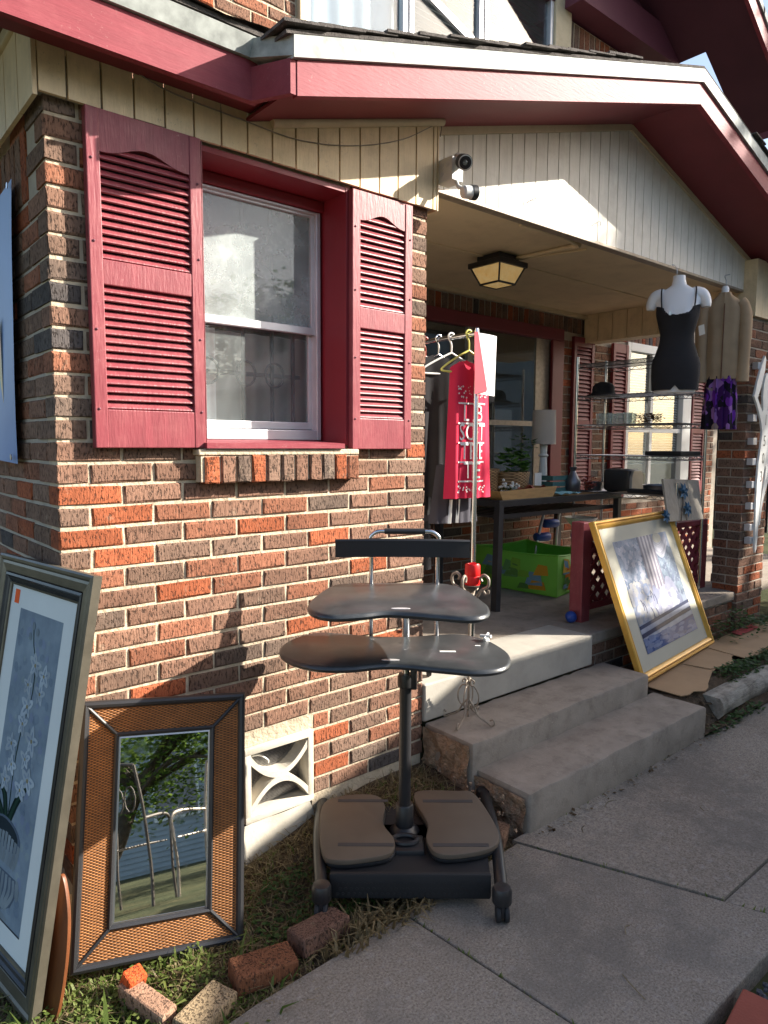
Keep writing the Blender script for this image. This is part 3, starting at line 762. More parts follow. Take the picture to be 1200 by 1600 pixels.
# --- eaves, rakes, roofs ----------------------------------------------
EY=-.19
MB().box(-1.4,.60,EY,EY+.025,2.650,2.772).build('eave_fascia','red_h',house)
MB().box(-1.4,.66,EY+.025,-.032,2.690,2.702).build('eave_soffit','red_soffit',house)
MB().prism([(-1.4,EY-.012,2.774),(-1.4,EY-.028,2.832),(-1.4,EY+.03,2.837),(-1.4,EY+.03,2.774)],(2.0,0,0)).build('drip_edge','galv',house)
RY=-.35
def rk(x,off=0): return 2.63+SL*(x-.645)+off if x<=3.177 else 2.63+SL*(5.709-x)+off
def rake(xa,xb,o0,o1,y0,y1,name,mat):
    MB().prism([(xa,y0,rk(xa,o0)),(xb,y0,rk(xb,o0)),(xb,y0,rk(xb,o1)),(xa,y0,rk(xa,o1))],(0,y1-y0,0)).build(name,mat,house)
rake(.645,3.1765,0,.105,RY,RY+.028,'rake_fascia','red_h'); rake(3.1775,5.71,0,.105,RY,RY+.028,'rake_fascia','red_h')
rake(.625,3.1765,.107,.172,RY-.014,RY+.03,'rake_drip_edge','galv'); rake(3.1775,5.73,.107,.172,RY-.014,RY+.03,'rake_drip_edge','galv')
rake(.645,3.1765,.030,.042,RY+.028,YG-.001,'rake_soffit','red_soffit'); rake(3.1775,5.71,.030,.042,RY+.028,YG-.001,'rake_soffit','red_soffit')
MB().prism([(.645,RY+.003,2.632),(.622,RY+.003,2.632),(.575,EY+.0,2.650),(.60,EY+.0,2.650)],(0,0,.102)).build('fascia_return','red_h',house)
MB().prism([(.627,RY-.012,2.738),(.565,EY-.014,2.772),(.60,EY+.03,2.772),(.66,RY+.02,2.738)],(0,0,.058)).build('drip_edge_return','galv',house)
roof=part('porch_roof',house)
def roofz(x,o=.176): return rk(x,o)
MB().prism([(.60,RY-.01,roofz(.60)),(3.177,RY-.01,roofz(3.177)),(3.177,RY-.01,roofz(3.177)+.012),(.60,RY-.01,roofz(.6)+.012)],(0,1.46,0)).build('roof_deck','shingle',roof)
MB().prism([(3.1775,RY-.01,roofz(3.177)),(5.75,RY-.01,roofz(5.75)),(5.75,RY-.01,roofz(5.75)+.012),(3.1775,RY-.01,roofz(3.177)+.012)],(0,1.46,0)).build('roof_deck','shingle',roof)
for side in (0,1):
    s_=.58
    while s_<2.56:
        L=random.uniform(.13,.16); xa=s_; xb=min(s_+L+.05,2.565); th=random.uniform(.005,.009); ov=random.uniform(-.015,.006)
        def P(q,o): 
            xx=q if side==0 else 6.354-q
            return (xx,RY-.022+ov,rk(min(max(xx,.5),5.85),.190)+o)
        b=MB(); b.prism([P(xa,.010),P(xb,.0015),P(xb,.0015+th),P(xa,.012+th)] if side==0 else [P(xb,.0015),P(xa,.010),P(xa,.012+th),P(xb,.0015+th)],(0,.28,0)); b.build('shingle','shingle',roof); s_+=L
mr=part('main_roof',house)
MB().prism([(-1.4,EY-.03,2.837),(-1.4,1.1,3.28),(-1.4,1.1,3.30),(-1.4,EY-.03,2.852)],(2.03,0,0)).build('roof_deck','shingle',mr)
MB().sheet(lambda u,v:(-.2+.95*u, EY-.045+.09*v, 2.849+.030*v+.018*abs(math.sin(u*9+v))*sst(.3,1,u)),30,3).build('torn_shingle_strip','shingle',mr,smooth=True)
MB().prism([(.60,-.26,2.82),(.66,-.28,2.83),(2.2,1.1,3.28),(1.6,1.1,3.28)],(0,0,.02)).build('valley','shingle',mr)

# --- upper storey ------------------------------------------------------
UY=1.1
us=part('upper_storey',house)
MB().box(-1.4,1.60,UY+.006,UY+.1,2.9,5.4).box(3.99,4.98,UY+.006,UY+.1,3.2,4.72).box(1.60,3.99,UY+.0062,UY+.1,3.0,3.45).build('upper_wall','mortar',us)
items=[]
for k in range(0,28):
    z=3.10+k*C
    for i in range(-2,9):
        x=(i+(.5 if k%2 else 0))*.2035; x1=min(x+BL,1.585)
        if x1-x>.03 and x<1.58: items.append((x,UY,z,x1-x,.0577,.09,0))
    for i in range(0,6):
        x=4.005+(i-(.5 if k%2 else 0))*.2035; xa=max(x,4.0); x1=min(x+BL,4.975)
        if x1-xa>.03 and z<4.48: items.append((xa,UY,z,x1-xa,.0577,.09,0))
for i in range(14): items.append((4.005+i*.0677,UY,4.52,.0577,.195,.09,0))
bricks_joined(us,items)
for (a,b) in ((1.595,1.64),(3.80,3.99)): MB().bbox(a,b,UY-.03,UY+.05,3.3,5.2,.005).build('window_post','cream',us)
for (a,b,sash2) in ((1.64,2.38,0),(2.40,3.05,1),(3.07,3.80,0)):
    pn=MB(); pn.box(a,b,UY+.018,UY+.022,3.3,5.1); wn=pn.build('upper_window','glass',us)
    f=MB(); f.bbox(a,a+.035,UY-.01,UY+.03,3.3,5.1,.003).bbox(b-.035,b,UY-.01,UY+.03,3.3,5.1,.003); f.build('window_frame','alu',wn)
MB().beam((2.40,UY,4.38),(3.05,UY,4.17),.02,.05).build('sash_rail','alu',us)
bl=MB(); bl.sheet(lambda u,v:(1.64+.74*u,UY+.10+.02*math.sin(u*26),3.2+1.9*v),60,2); bl.build('net_curtain','blue_net',us,smooth=True)
bl=MB()
for i in range(50): z=3.3+i*.035; bl.prism([(2.4,UY+.08,z),(2.4,UY+.10,z+.02),(2.4,UY+.10,z+.022)],(1.4,0,0))
bl.build('blind','greycloth',us)
MB().box(1.0,5.2,1.9,1.92,3.0,7.0).box(5.2,5.22,1.3,1.9,3.0,7.0).build('room_wall','greycloth',us)
# upper eaves on the right
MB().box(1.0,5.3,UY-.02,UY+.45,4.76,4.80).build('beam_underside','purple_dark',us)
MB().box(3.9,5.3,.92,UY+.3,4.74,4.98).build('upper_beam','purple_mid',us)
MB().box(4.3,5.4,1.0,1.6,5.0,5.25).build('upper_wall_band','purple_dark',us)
def up(x): return 4.908-.62*(x-5.081)
for (xa,xb,yd) in ((2.6,5.3,1.9),(5.3,6.06,.40)):
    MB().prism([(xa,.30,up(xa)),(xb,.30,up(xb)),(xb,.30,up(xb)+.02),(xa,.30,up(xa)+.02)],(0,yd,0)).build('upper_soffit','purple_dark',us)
    MB().prism([(xa,.255,up(xa)+.112),(xb+.02,.255,up(xb+.02)+.112),(xb+.02,.255,up(xb+.02)+.16),(xa,.255,up(xa)+.16)],(0,yd+.04,0)).build('upper_drip_edge','galv',us)
MB().prism([(2.6,.27,up(2.6)-.03),(6.08,.27,up(6.08)-.03),(6.08,.27,up(6.08)+.11),(2.6,.27,up(2.6)+.11)],(0,.03,0)).build('upper_rake_fascia','red_h',us)
MB().box(6.06,6.09,.30,.72,up(6.06)-.05,up(6.06)+.1).build('upper_eave_fascia','purple_mid',us)
MB().box(4.98,5.3,1.45,1.6,3.3,4.7).build('upper_side_wall','cream',us)

# --- porch: floor, ceiling, back wall ------------------------------------
YB=1.5; PF=.476
pf=MB(); pf.bbox(1.53,2.865,-.012,.30,.30,PF,.008); pf.build('landing','conc_light',house)
pf=MB(); pf.box(1.53,6.9,.301,YB,.30,PF-.001).box(2.866,6.9,.05,.301,.40,PF-.002); pf.build('porch_floor','concrete',house)
st=part('porch_steps',house)
def step(x0,x1,y0,y1,z0,z1):
    bm=bmesh.new(); bmesh.ops.create_cube(bm,size=1)
    for v in bm.verts: v.co=Vector(((x0+x1)/2+v.co.x*(x1-x0),(y0+y1)/2+v.co.y*(y1-y0),(z0+z1)/2+v.co.z*(z1-z0)))
    bmesh.ops.bevel(bm,geom=bm.edges[:],offset=.012,segments=2,affect='EDGES',profile=.5)
    bmesh.ops.subdivide_edges(bm,edges=[e for e in bm.edges if e.calc_length()>.4],cuts=30)
    for v in bm.verts:
        n=mnoise.noise(v.co*9)+.9*mnoise.noise(v.co*31); v.co+=Vector((0,n*.005,n*.004))
    return MB().frombm(bm)
step(1.545,2.985,-.30,.0,-.05,.292).build('tread','concrete',st,smooth=True)
step(1.575,3.075,-.585,-.28,-.08,.17).build('tread','concrete',st,smooth=True)
rg=MB()
def rough_side(y0,y1,z0,z1,x,amp=.03):
    rg.sheet(lambda u,v:(x+amp*(mnoise.fractal(Vector(((y0+(y1-y0)*u)*16,(z0+(z1-z0)*v)*16,1)),1,2,4))*(.4+.6*(1-v)) , y0+(y1-y0)*u, z0+(z1-z0)*v),24,16)
rough_side(.0,-.285,-.05,.276,1.535); rough_side(-.28,-.57,-.08,.150,1.560)
for i in range(55):
    y=random.uniform(-.58,-.0); z=max(.0,random.gauss(.06,.05)) 
    rg.blob((1.535-random.uniform(0,.05),y,z),random.uniform(.004,.012),1,jit=.7)
rg.build('rough_side','rough_conc',st,smooth=True)
MB().box(1.53,4.9,YG+.035,YB,2.715,2.74).build('porch_ceiling','ceiling',house)
MB().box(1.53,4.9,YB-.05,YB-.004,2.685,2.714).build('ceiling_trim','cream',house)
MB().box(1.53,4.9,.72,.745,2.708,2.7145).build('ceiling_batten','ceiling',house)
MB().box(1.43,1.5295,.101,YB,.05,2.7).build('porch_side_wall','mortar_d',house)
bwall=MB(); OX0,OX1,OZ0,OZ1=2.30,4.56,1.16,2.56
bwall.box(1.43,OX0,YB+.006,YB+.1,.3,2.9).box(OX0,OX1,YB+.006,YB+.1,.3,OZ0).box(OX0,OX1,YB+.0061,YB+.1,OZ1,2.9).box(OX1,7.6,YB+.0062,YB+.1,.3,1.05).box(OX1,5.60,YB+.0062,YB+.1,1.05,2.9).box(6.88,7.6,YB+.0062,YB+.1,1.05,2.9).box(5.60,6.88,YB+.0062,YB+.1,2.56,2.9)
bw=bwall.build('back_wall','mortar_d',house)
items=[]
for k in range(0,30):
    z=.46+k*C
    for i in range(0,31):
        x=1.53+(i+(.5 if k%2 else 0))*.2035; x1=x+BL
        for (a,b) in ((1.53,OX0 if z>OZ0-.03 else OX1),(OX1,5.60 if z>1.0 else 7.5),(6.88,7.5)):
            xa=max(x,a+.004); xb=min(x1,b-.004)
            if xb-xa>.03 and z<2.46: items.append((xa,YB,z,xb-xa,.0577,.09,0))
for i in range(86): items.append((1.55+i*.0677,YB,2.555 if True else 0,.0577,.125,.09,0))
bricks_joined(bw,items)
# big window on the back wall
pw=part('porch_window',house)
f=MB(); f.bbox(OX0,OX1,YB-.035,YB+.03,2.46,OZ1,.006).bbox(OX1-.16,OX1,YB-.036,YB+.03,OZ0,2.459,.006).bbox(OX0,OX0+.12,YB-.036,YB+.03,OZ0,2.459,.006).bbox(OX0,OX1,YB-.05,YB+.03,OZ0-.05,OZ0,.006)
f.build('red_surround','red_soffit',pw)
f=MB(); f.box(4.22,4.40,YB+.0,YB+.02,OZ0,2.46).box(3.38,3.44,YB-.005,YB+.025,OZ0,2.46).box(2.42,4.22,YB-.004,YB+.022,1.725,1.765)
f.build('frame','beige_iron',pw); MB().box(4.40,4.415,YB-.012,YB+.02,OZ0,2.46).build('white_strip','white',pw)
MB().box(2.42,4.22,YB+.008,YB+.010,OZ0,2.46).build('pane','glass',pw)
MB().box(2.0,7.4,YB+.9,YB+.91,.4,3.4).box(5.38,5.40,YB+.1,YB+.9,.4,3.4).box(2.0,5.38,YB+.1,YB+.9,2.9,2.92).build('dark_room','blackm',pw)
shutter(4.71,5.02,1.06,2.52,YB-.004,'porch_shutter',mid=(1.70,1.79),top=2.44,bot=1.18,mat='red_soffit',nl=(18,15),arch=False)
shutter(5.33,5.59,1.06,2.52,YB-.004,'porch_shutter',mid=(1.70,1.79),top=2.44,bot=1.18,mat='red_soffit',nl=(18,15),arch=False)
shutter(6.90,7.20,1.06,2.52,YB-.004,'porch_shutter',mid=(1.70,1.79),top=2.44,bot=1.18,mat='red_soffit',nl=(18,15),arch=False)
bwin=part('blind_window',house)
f=MB(); f.bbox(5.60,5.66,YB-.02,YB+.03,1.05,2.56,.004).bbox(6.70,6.88,YB-.03,YB+.03,1.05,2.56,.004).bbox(5.66,6.70,YB-.02,YB+.03,2.48,2.56,.004).bbox(5.66,6.70,YB-.02,YB+.03,1.05,1.12,.004).box(6.07,6.12,YB-.01,YB+.02,1.12,2.48).box(5.66,6.07,YB-.008,YB+.02,1.70,1.745).box(6.12,6.70,YB-.008,YB+.02,1.70,1.745)
f.build('white_frame','white',bwin)
MB().box(5.66,6.70,YB+.022,YB+.024,1.12,2.48).build('pane','glass',bwin)
for (xa,xb) in ((5.67,6.06),(6.13,6.69)):
    for i in range(40):
        z=1.38+i*.027
        if i==0:
            b=MB(); b.prism([(0,0,0),(0,.020,.014),(0,.021,.016),(0,.0005,.0015)],(xb-xa,0,0)); pr_=b.build('blind_slat','white',bwin); 
            o=pr_
        else: o=bpy.data.objects.new('blind_slat',pr_.data); link(o,bwin)
        o.matrix_local=Matrix.Translation((xa,YB+.03,z)); WM[o.name]=o.matrix_local
MB().box(5.41,9.4,YB+.92,YB+.93,.4,3.4).box(9.40,9.42,YB+.1,YB+.92,.4,3.4).box(5.41,9.4,YB+.1,YB+.92,2.93,2.95).build('dark_room','blackm',bwin)
# cross beam and pillar on the right of the porch
cb=part('porch_beam',house)
for i in range(9):
    y0=.22+i*.14
    MB().box(4.868,4.880,y0+.003,y0+.137,2.475,2.72).build('board','siding',cb)
MB().box(4.8805,5.05,.2,1.49,2.48,2.9).build('beam_core','cream',cb)
pil=part('porch_pillar',house)
MB().box(4.776,5.21,.006,.20,.1,2.50).build('mortar_core','mortar_d',pil)
items=[]
for k in range(0,36):
    z=.12+k*C
    if z>2.45: continue
    if k%2==0:
        items+= [(4.77,0,z,BL,.0577,.09,0),(4.77+BL+J,0,z,BL,.0577,.09,0),(4.77,.09+J,z,.105,.0577,.09,1)]
        items.append((4.77+2*BL+2*J,0,z,.035,.0577,.09,0))
    else:
        items+= [(4.77,0,z,.0917,.0577,.19,0),(4.77+.1017,0,z,BL,.0577,.09,0),(4.77+.1017+BL+J,0,z,.133,.0577,.09,0)]
bricks_joined(pil,items)
ps=part('pillar_siding',house)
for i in range(2): MB().box(4.748,4.76,-.02+i*.115,.093+i*.115,2.50,2.90).build('board','siding',ps)
for i in range(9): MB().box(4.749+i*.11,4.856+i*.11,-.032,-.0205,2.50,2.90).build('board','siding',ps)
MB().box(4.761,5.75,-.02,.3,2.502,2.90).build('core','siding',ps)
# knee wall under the railing
kw=part('knee_wall',house)
MB().box(2.875,4.77,.0366,.12,.02,.41).build('mortar_core','mortar_d',kw)
items=[]
for k in range(5):
    z=.065+k*C
    for i in range(10):
        x=2.87+(i-(.5 if k%2 else 0))*.2035; xa=max(x,2.87); xb=min(x+BL,4.765)
        if xb-xa>.03: items.append((xa,.030,z,xb-xa,.0577,.09,0))
bricks_joined(kw,items)
MB().bbox(2.868,4.768,.015,.14,.408,.472,.008).build('cap','concrete',kw)
# railing
rl=part('porch_railing',house)
MB().bbox(3.055,3.145,.20,.29,PF-.01,1.095,.004).build('newel_post','red',rl)
MB().bbox(3.14,4.77,.245,.305,.965,1.005,.004).build('top_rail','red_h',rl)
MB().bbox(3.14,4.77,.255,.295,.52,.56,.004).build('bottom_rail','red_h',rl)
MB().bbox(4.69,4.765,.24,.31,.47,.964,.004).build('end_post','red_soffit',rl)
for i in range(22):
    x0=3.13-.42+i*.105
    for sgn in (1,-1):
        a=Vector((x0,0,.56)); b=Vector((x0+.42,0,.985))
        xa,xb=max(x0,3.14),min(x0+.42,4.69)
        if xb-xa<.02: continue
        za=.56+(xa-x0)*.965; zb=.56+(xb-x0)*.965
        if sgn<0: za,zb=1.525-za,1.525-zb
        MB().beam((xa,.270 if sgn>0 else .280,za),(xb,.270 if sgn>0 else .280,zb),.008,.034,(0,1,0) if False else (0,0,1)).build('lattice_slat','red_h',rl)

# ================================================================== THINGS NEAR THE WALL
def mitre(parent,name,mat,w_,h_,prof,smooth=False):
    """four mitred sides: prof is a list of (inset, y)"""
    b=MB(); rings=[[(d,y,d),(w_-d,y,d),(w_-d,y,h_-d),(d,y,h_-d)] for d,y in prof]
    vs=[v for r_ in rings for v in r_]; fs=[]
    for k in range(len(prof)-1):
        for i in range(4): fs.append((k*4+i,k*4+(i+1)%4,(k+1)*4+(i+1)%4,(k+1)*4+i))
    b.add(vs,fs); return b.build(name,mat,parent,local=True)
class Paint(MB):
    """flat print: stacked coloured polygons, each layer a hair in front of the last"""
    def __init__(s,y=0): super().__init__(); s.y=y; s.k=0
    def poly(s,pts,col):
        s.k+=1; y=s.y-.000004*s.k; s.add([(p[0],y,p[1]) for p in pts],[list(range(len(pts)))],col); return s
    def ell(s,cx,cz,a,b,ang,col,n=12,tip=0):
        P=[]
        for i in range(n):
            t=2*math.pi*i/n; x=a*math.cos(t); z=b*math.sin(t)*(1-tip*math.cos(t))
            P.append((cx+x*math.cos(ang)-z*math.sin(ang),cz+x*math.sin(ang)+z*math.cos(ang)))
        return s.poly(P,col)
    def rect(s,x0,x1,z0,z1,col): return s.poly([(x0,z0),(x1,z0),(x1,z1),(x0,z1)],col)
    def stroke(s,pts,wd,col):
        P=catmull([(p[0],p[1],0) for p in pts],6,False); L=[];Rr=[]
        for i,p in enumerate(P):
            d=(P[min(i+1,len(P)-1)]-P[max(i-1,0)]).normalized(); n=Vector((-d.y,d.x,0))*wd/2
            L.append((p+n)[:2]); Rr.append((p-n)[:2])
        return s.poly(L+Rr[::-1],col)
def noisy(c,k=.12): f=random.uniform(1-k,1+k); return tuple(x*f for x in c)

# --- tall orchid print leaning on the house corner
OW,OH=.637,1.235
yaw=math.atan2(-.987,.163)
mt=lean_mtx(Vector((-.277,.336,-.02))+Vector((-.034,-.006,0)),yaw,R(10.4))
orc=thing('framed_print','tall pewter framed print of white orchids in an urn leaning on the house corner','picture',mt)
mitre(orc,'outer_frame','pewter',OW,OH,[(0,.03),(0,.004),(.006,0),(.014,.001),(.02,.006),(.028,.004),(.052,.007),(.056,.012)])
mitre(orc,'inner_lip','pewter_d',OW,OH,[(.056,.012),(.057,.006),(.064,.004),(.070,.010),(.078,.012),(.084,.018)])
mitre(orc,'silver_slip','pewter',OW,OH,[(.084,.018),(.085,.013),(.092,.015),(.093,.02)])
MB().box(.05,OW-.05,.0205,.0215,.05,OH-.05).build('mat_board','mat_board_b',orc,local=True)
MB().box(.01,OW-.01,.022,.03,.01,OH-.01).build('backing','cardboard',orc,local=True)
P=Paint(.0203); px0,px1,pz0,pz1=.172,.470,.155,1.075
P.rect(px0,px1,pz0,pz1,(.42,.49,.55))
for i in range(150):
    x=random.uniform(px0+.02,px1-.02); z=random.uniform(pz0+.03,pz1-.03); a=random.uniform(.008,.02)
    c=random.choice([(.38,.45,.52),(.45,.52,.57),(.41,.47,.57),(.45,.52,.55),(.36,.43,.50)])
    P.ell(x,z,a,a*.8,random.uniform(0,3),c,9)
def clampx(x): return min(max(x,px0+.004),px1-.004)
# stem, leaves, urn
P.stroke([(.29,.46),(.285,.6),(.30,.72),(.335,.82),(.33,.92),(.30,.98),(.285,1.03)],.006,(.10,.16,.15))
for (a,b,c,d) in (((.285,.42),(.25,.50),(.215,.53),.03),((.29,.42),(.33,.50),(.385,.575),.032),((.28,.42),(.23,.46),(.19,.485),.026)):
    P.stroke([a,b,c],d,(.05,.10,.09)); P.stroke([a,b,c],d*.4,(.09,.16,.13))
urn=(.42,.47,.50); ursh=(.25,.30,.36)
P.ell(.30,.40,.10,.045,-.1,ursh,18); P.ell(.295,.405,.085,.032,-.1,(.10,.13,.15),18)
for i in range(9):
    t=-.09+i*.0225; P.stroke([(.30+t,.405-abs(t)*.15),(.30+t*.95,.35),(.30+t*.75,.315)],.017,noisy(urn,.1))
P.poly([(.20,.295),(.40,.295),(.41,.25),(.385,.21),(.335,.185),(.265,.185),(.215,.21),(.19,.25)],ursh)
for i in range(8):
    t=-.085+i*.0243; P.stroke([(.30+t,.29),(.30+t*1.05,.245),(.30+t*.5,.19)],.016,noisy(urn,.12))
P.ell(.415,.27,.014,.03,.2,urn,10); P.rect(.275,.325,.172,.190,urn); P.ell(.30,.168,.075,.012,0,urn,14); P.rect(px0,px1,pz0,.160,(.17,.17,.19))
for (fx,fz,s_) in ((.33,.92,.040),(.395,.90,.036),(.30,.855,.034),(.385,.845,.036),(.315,.79,.042),(.30,.735,.034),(.375,.70,.042),(.35,.64,.032),(.245,.66,.040),(.265,.60,.032),(.385,.585,.044),(.235,.545,.036),(.345,.545,.036)):
    for q in range(5):
        a=q*2*math.pi/5+random.uniform(-.3,.3)+.3; L=s_*random.uniform(.75,1.05)
        P.ell(clampx(fx+math.cos(a)*L*.55),fz+math.sin(a)*L*.55,L*.62,L*.34,a,noisy((.58,.64,.68),.12),10,.25)
        P.ell(clampx(fx+math.cos(a)*L*.45),fz+math.sin(a)*L*.45,L*.30,L*.10,a,noisy((.40,.47,.55),.1),8,.25)
    P.ell(fx,fz,s_*.18,s_*.16,0,(.45,.42,.30),8)
for (fx,fz) in ((.285,1.035),(.315,1.02),(.27,1.0)): P.ell(fx,fz,.010,.013,.4,(.36,.42,.46),9)
P.build('print','glazed',orc,local=True)
P=Paint(.0200); P.rect(.118,.152,1.085,1.13,(.85,.13,.03)); P.build('price_sticker','printmatte',orc,local=True)

# --- wooden board half hidden behind it
wb=slab([Vector(p) for p in catmull([(0,-.24,0),(.055,-.20,0),(.07,-.05,0),(.06,.10,0),(.03,.20,0),(0,.24,0),(-.03,.20,0),(-.06,.10,0),(-.07,-.05,0),(-.055,-.2,0)],5)],-.008,.008,.004)
o=wb.build('wooden_board','brownwood',smooth=True)
o.matrix_world=lean_mtx(Vector((-.128,-.258,.15)),R(-66),R(11))@Matrix.Scale(.85,4)@Matrix.Rotation(R(90),4,'X')
tag(o,'curved brown wooden board tucked between the orchid print and the wicker mirror','board')

# --- wicker mirror
MW,MH=.513,.775
mm=lean_mtx(Vector((-.083,-.227,.02)),-.251,.266,-.089)
mir=thing('wicker_mirror','mirror with a wide woven wicker frame edged in black leaning on the brick wall','mirror',mm)
mitre(mir,'outer_edge','black',MW,MH,[(0,.03),(0,.006),(.004,.0),(.012,-.004),(.020,-.001),(.025,.006)])
mitre(mir,'woven_panel','wicker',MW,MH,[(.025,.006),(.100,.016)])
mitre(mir,'inner_edge','black',MW,MH,[(.100,.018),(.101,.010),(.106,.006),(.112,.009),(.115,.016)])
mitre(mir,'bevel','steel',MW,MH,[(.114,.016),(.120,.0155),(.121,.018)])
for (a,b) in (((.018,.018),(.108,.108)),((MW-.018,.018),(MW-.108,.108)),((MW-.018,MH-.018),(MW-.108,MH-.108)),((.018,MH-.018),(.108,MH-.108))):
    MB().tube([(a[0],.004,a[1]),(b[0],.013,b[1])],.006,8).build('corner_strip','black',mir,local=True,smooth=True)
MB().box(.11,MW-.11,.0165,.020,.11,MH-.11).build('mirror_glass','mirror',mir,local=True)
MB().box(.01,MW-.01,.022,.028,.01,MH-.01).build('backing','cardboard',mir,local=True)

# --- rolling laptop stand
SM=Matrix.Translation((1.098,-.364,.0))@Matrix.Rotation(math.atan2(-.644,.765),4,'Z')
sd_=thing('laptop_stand','black rolling laptop stand with two kidney shaped trays and a footrest base','stand',SM)
def L(b,name,mat,p=sd_,smooth=True): return b.build(name,mat,p,smooth=smooth,local=True)
T1=[(-0.061,-0.329),(-0.193,-0.367),(-0.306,-0.358),(-0.399,-0.287),(-0.446,-0.175),(-0.423,-0.052),(-0.343,0.046),(-0.24,0.037),(-0.118,-0.001),(0.014,-0.001),(0.117,0.027),(0.206,0.032),(0.291,-0.034),(0.338,-0.156),(0.344,-0.259),(0.309,-0.358),(0.22,-0.398),(0.108,-0.372)][::-1]
T2=[(-0.063,-0.418),(-0.151,-0.453),(-0.239,-0.471),(-0.305,-0.422),(-0.33,-0.325),(-0.314,-0.175),(-0.275,-0.025),(-0.213,0.024),(-0.063,0.033),(0.096,0.035),(0.167,0.006),(0.215,-0.087),(0.245,-0.254),(0.255,-0.351),(0.233,-0.449),(0.171,-0.484),(0.07,-0.453)][::-1]
for nm,T,z in (('lower_tray',T1,.856),('upper_tray',T2,1.05)):
    tr_=L(slab(catmull([(x,y,0) for x,y in T],5),z-.024,z,.010),nm,'tray')
    bd=MB(); bd.lathe([(.030,0),(.030,.0012),(.0,.0013)],20,(-.06 if nm=='lower_tray' else -.03,-.295 if nm=='lower_tray' else -.385,z+.0002),sx=1,sy=.32)
    L(bd,'badge','alu',tr_)
L(MB().bbox(.11,.165,-.205,-.19,.8562,.8575,.0005),'sticker_scrap','white',bpy.data.objects['lower_tray'],False)
L(MB().bbox(.24,.26,-.13,-.122,.8562,.8575,.0004),'sticker_scrap','white',bpy.data.objects['lower_tray'],False)
kn=MB(); kn.lathe([(.012,0),(.014,.01),(.006,.02)],10,(.285,-.06,.85),(.5,.5,.4)); kn.tube([(.27,-.05,.872),(.305,-.075,.876)],.006,8); kn.tube([(.28,-.08,.868),(.298,-.045,.88)],.005,8)
L(kn,'clamp_knob','white')
L(MB().lathe([(.0225,.12),(.0225,.66),(.030,.665),(.030,.70),(.026,.712)],18),'pole','black')
L(MB().lathe([(.0145,.70),(.0145,1.03)],16),'inner_tube','chrome')
L(MB().bbox(.018,.042,-.02,.015,.655,.735,.005),'height_clamp','black')
L(MB().tube([(.03,-.01,.735),(.03,-.012,.752),(.045,-.02,.758)],.004,8),'clamp_bolt','chrome')
ch=MB()
for s_ in (-1,1):
    x=-.130 if s_<0 else .115
    ch.tube(catmull([(x,.01,.84),(x,.012,1.05),(x,.012,1.19),(x+.004*s_,.012,1.222),(x-.018*s_,.012,1.243),(x-.05*s_,.012,1.246)],5,False),.008,10)
L(ch,'upright_tube','chrome')
L(MB().tube([(-.082,.012,1.246),(.068,.012,1.246)],.011,12),'handle_grip','black')
bb=MB(); bb.sheet(lambda u,v:(-.262+.495*u,.002-.02*(1-(2*u-1)**2),1.152+.060*v*(1-.10*abs(2*u-1)**6)+.006*(1-(2*u-1)**2)-.003),24,2)
bb.sheet(lambda u,v:(-.262+.495*u,.014-.02*(1-(2*u-1)**2),1.152+.060*v*(1-.10*abs(2*u-1)**6)+.006*(1-(2*u-1)**2)-.003),24,2)
L(bb,'back_stop','blackm'); L(MB().tube([(-.262+.495*i/24,.008-.02*(1-(2*i/24-1)**2),1.209+.006*(1-(2*i/24-1)**2)) for i in range(25)],.007,8),'back_stop_rim','black')
# base
hub=MB(); hub.lathe([(.075,.06),(.07,.09),(.035,.12),(.033,.20),(.029,.205)],18); hub.bbox(-.28,.30,-.07,.05,.045,.10,.015); L(hub,'hub','black')
L(MB().tube([(.045*math.cos(t*math.pi/10)-.0,-.11+.03*math.sin(t*math.pi/10),.125) for t in range(20)],.009,8,True),'hub_ring','black')
L(MB().bbox(-.07,.07,-.17,-.06,.06,.118,.012),'hub_front','black')
for s_,rr in ((-1,(-.335,.25)),(1,(.345,.30))):
    fx=(-.285,-.355) if s_<0 else (.312,-.365)
    lg=MB(); lg.tube(catmull([(rr[0],rr[1],.095),((rr[0]+fx[0])/2+.012*s_,(rr[1]+fx[1])/2,.102),(fx[0],fx[1],.085)],5,False),[.022]*11,12)
    L(lg,'base_leg','black')
    for (cx,cy) in (rr,fx):
        cp=MB(); cp.lathe([(.030,.058),(.033,.062),(.033,.102),(.028,.112),(.012,.116)],18,(cx,cy,0)); cap=L(cp,'caster_housing','black')
        wh=MB(); 
        for d in (-.014,.014): wh.lathe([(.012,-.009),(.027,-.007),(.029,-.003),(.029,.003),(.027,.007),(.012,.009)],20,(cx+d,cy-.012,.029),(1,0,0))
        L(wh,'caster_wheel','blackm',cap)
        L(MB().bbox(cx-.006,cx+.006,cy-.03,cy+.005,.02,.07,.003),'caster_fork','black',cap)
fp=MB(); fp.bbox(-.262,.285,-.315,-.295,.032,.122,.008).prism([(-.275,.16,.05),(-.262,-.296,.05),(.285,-.296,.05),(.315,.20,.05)],(0,0,.05)); L(fp,'front_panel','blackm')
gd=MB()
for r_ in range(3):
    for i in range(26): gd.lathe([(.006,0),(.006,.001)],6,(-.235+i*.019+(.009 if r_%2 else 0),-.3155,.052+r_*.018),(0,-1,0))
L(gd,'panel_perforation','blackm')
PL=[(-.325,.10),(-.25,.185),(-.12,.195),(-.075,.12),(-.08,-.02),(-.040,-.13),(-.055,-.215),(-.14,-.250),(-.245,-.262),(-.30,-.20)]
PR=[(.045,.205),(.09,.235),(.22,.232),(.29,.215),(.335,.03),(.345,-.11),(.30,-.185),(.18,-.225),(.105,-.215),(.075,-.13),(.085,-.02),(.05,.12)]
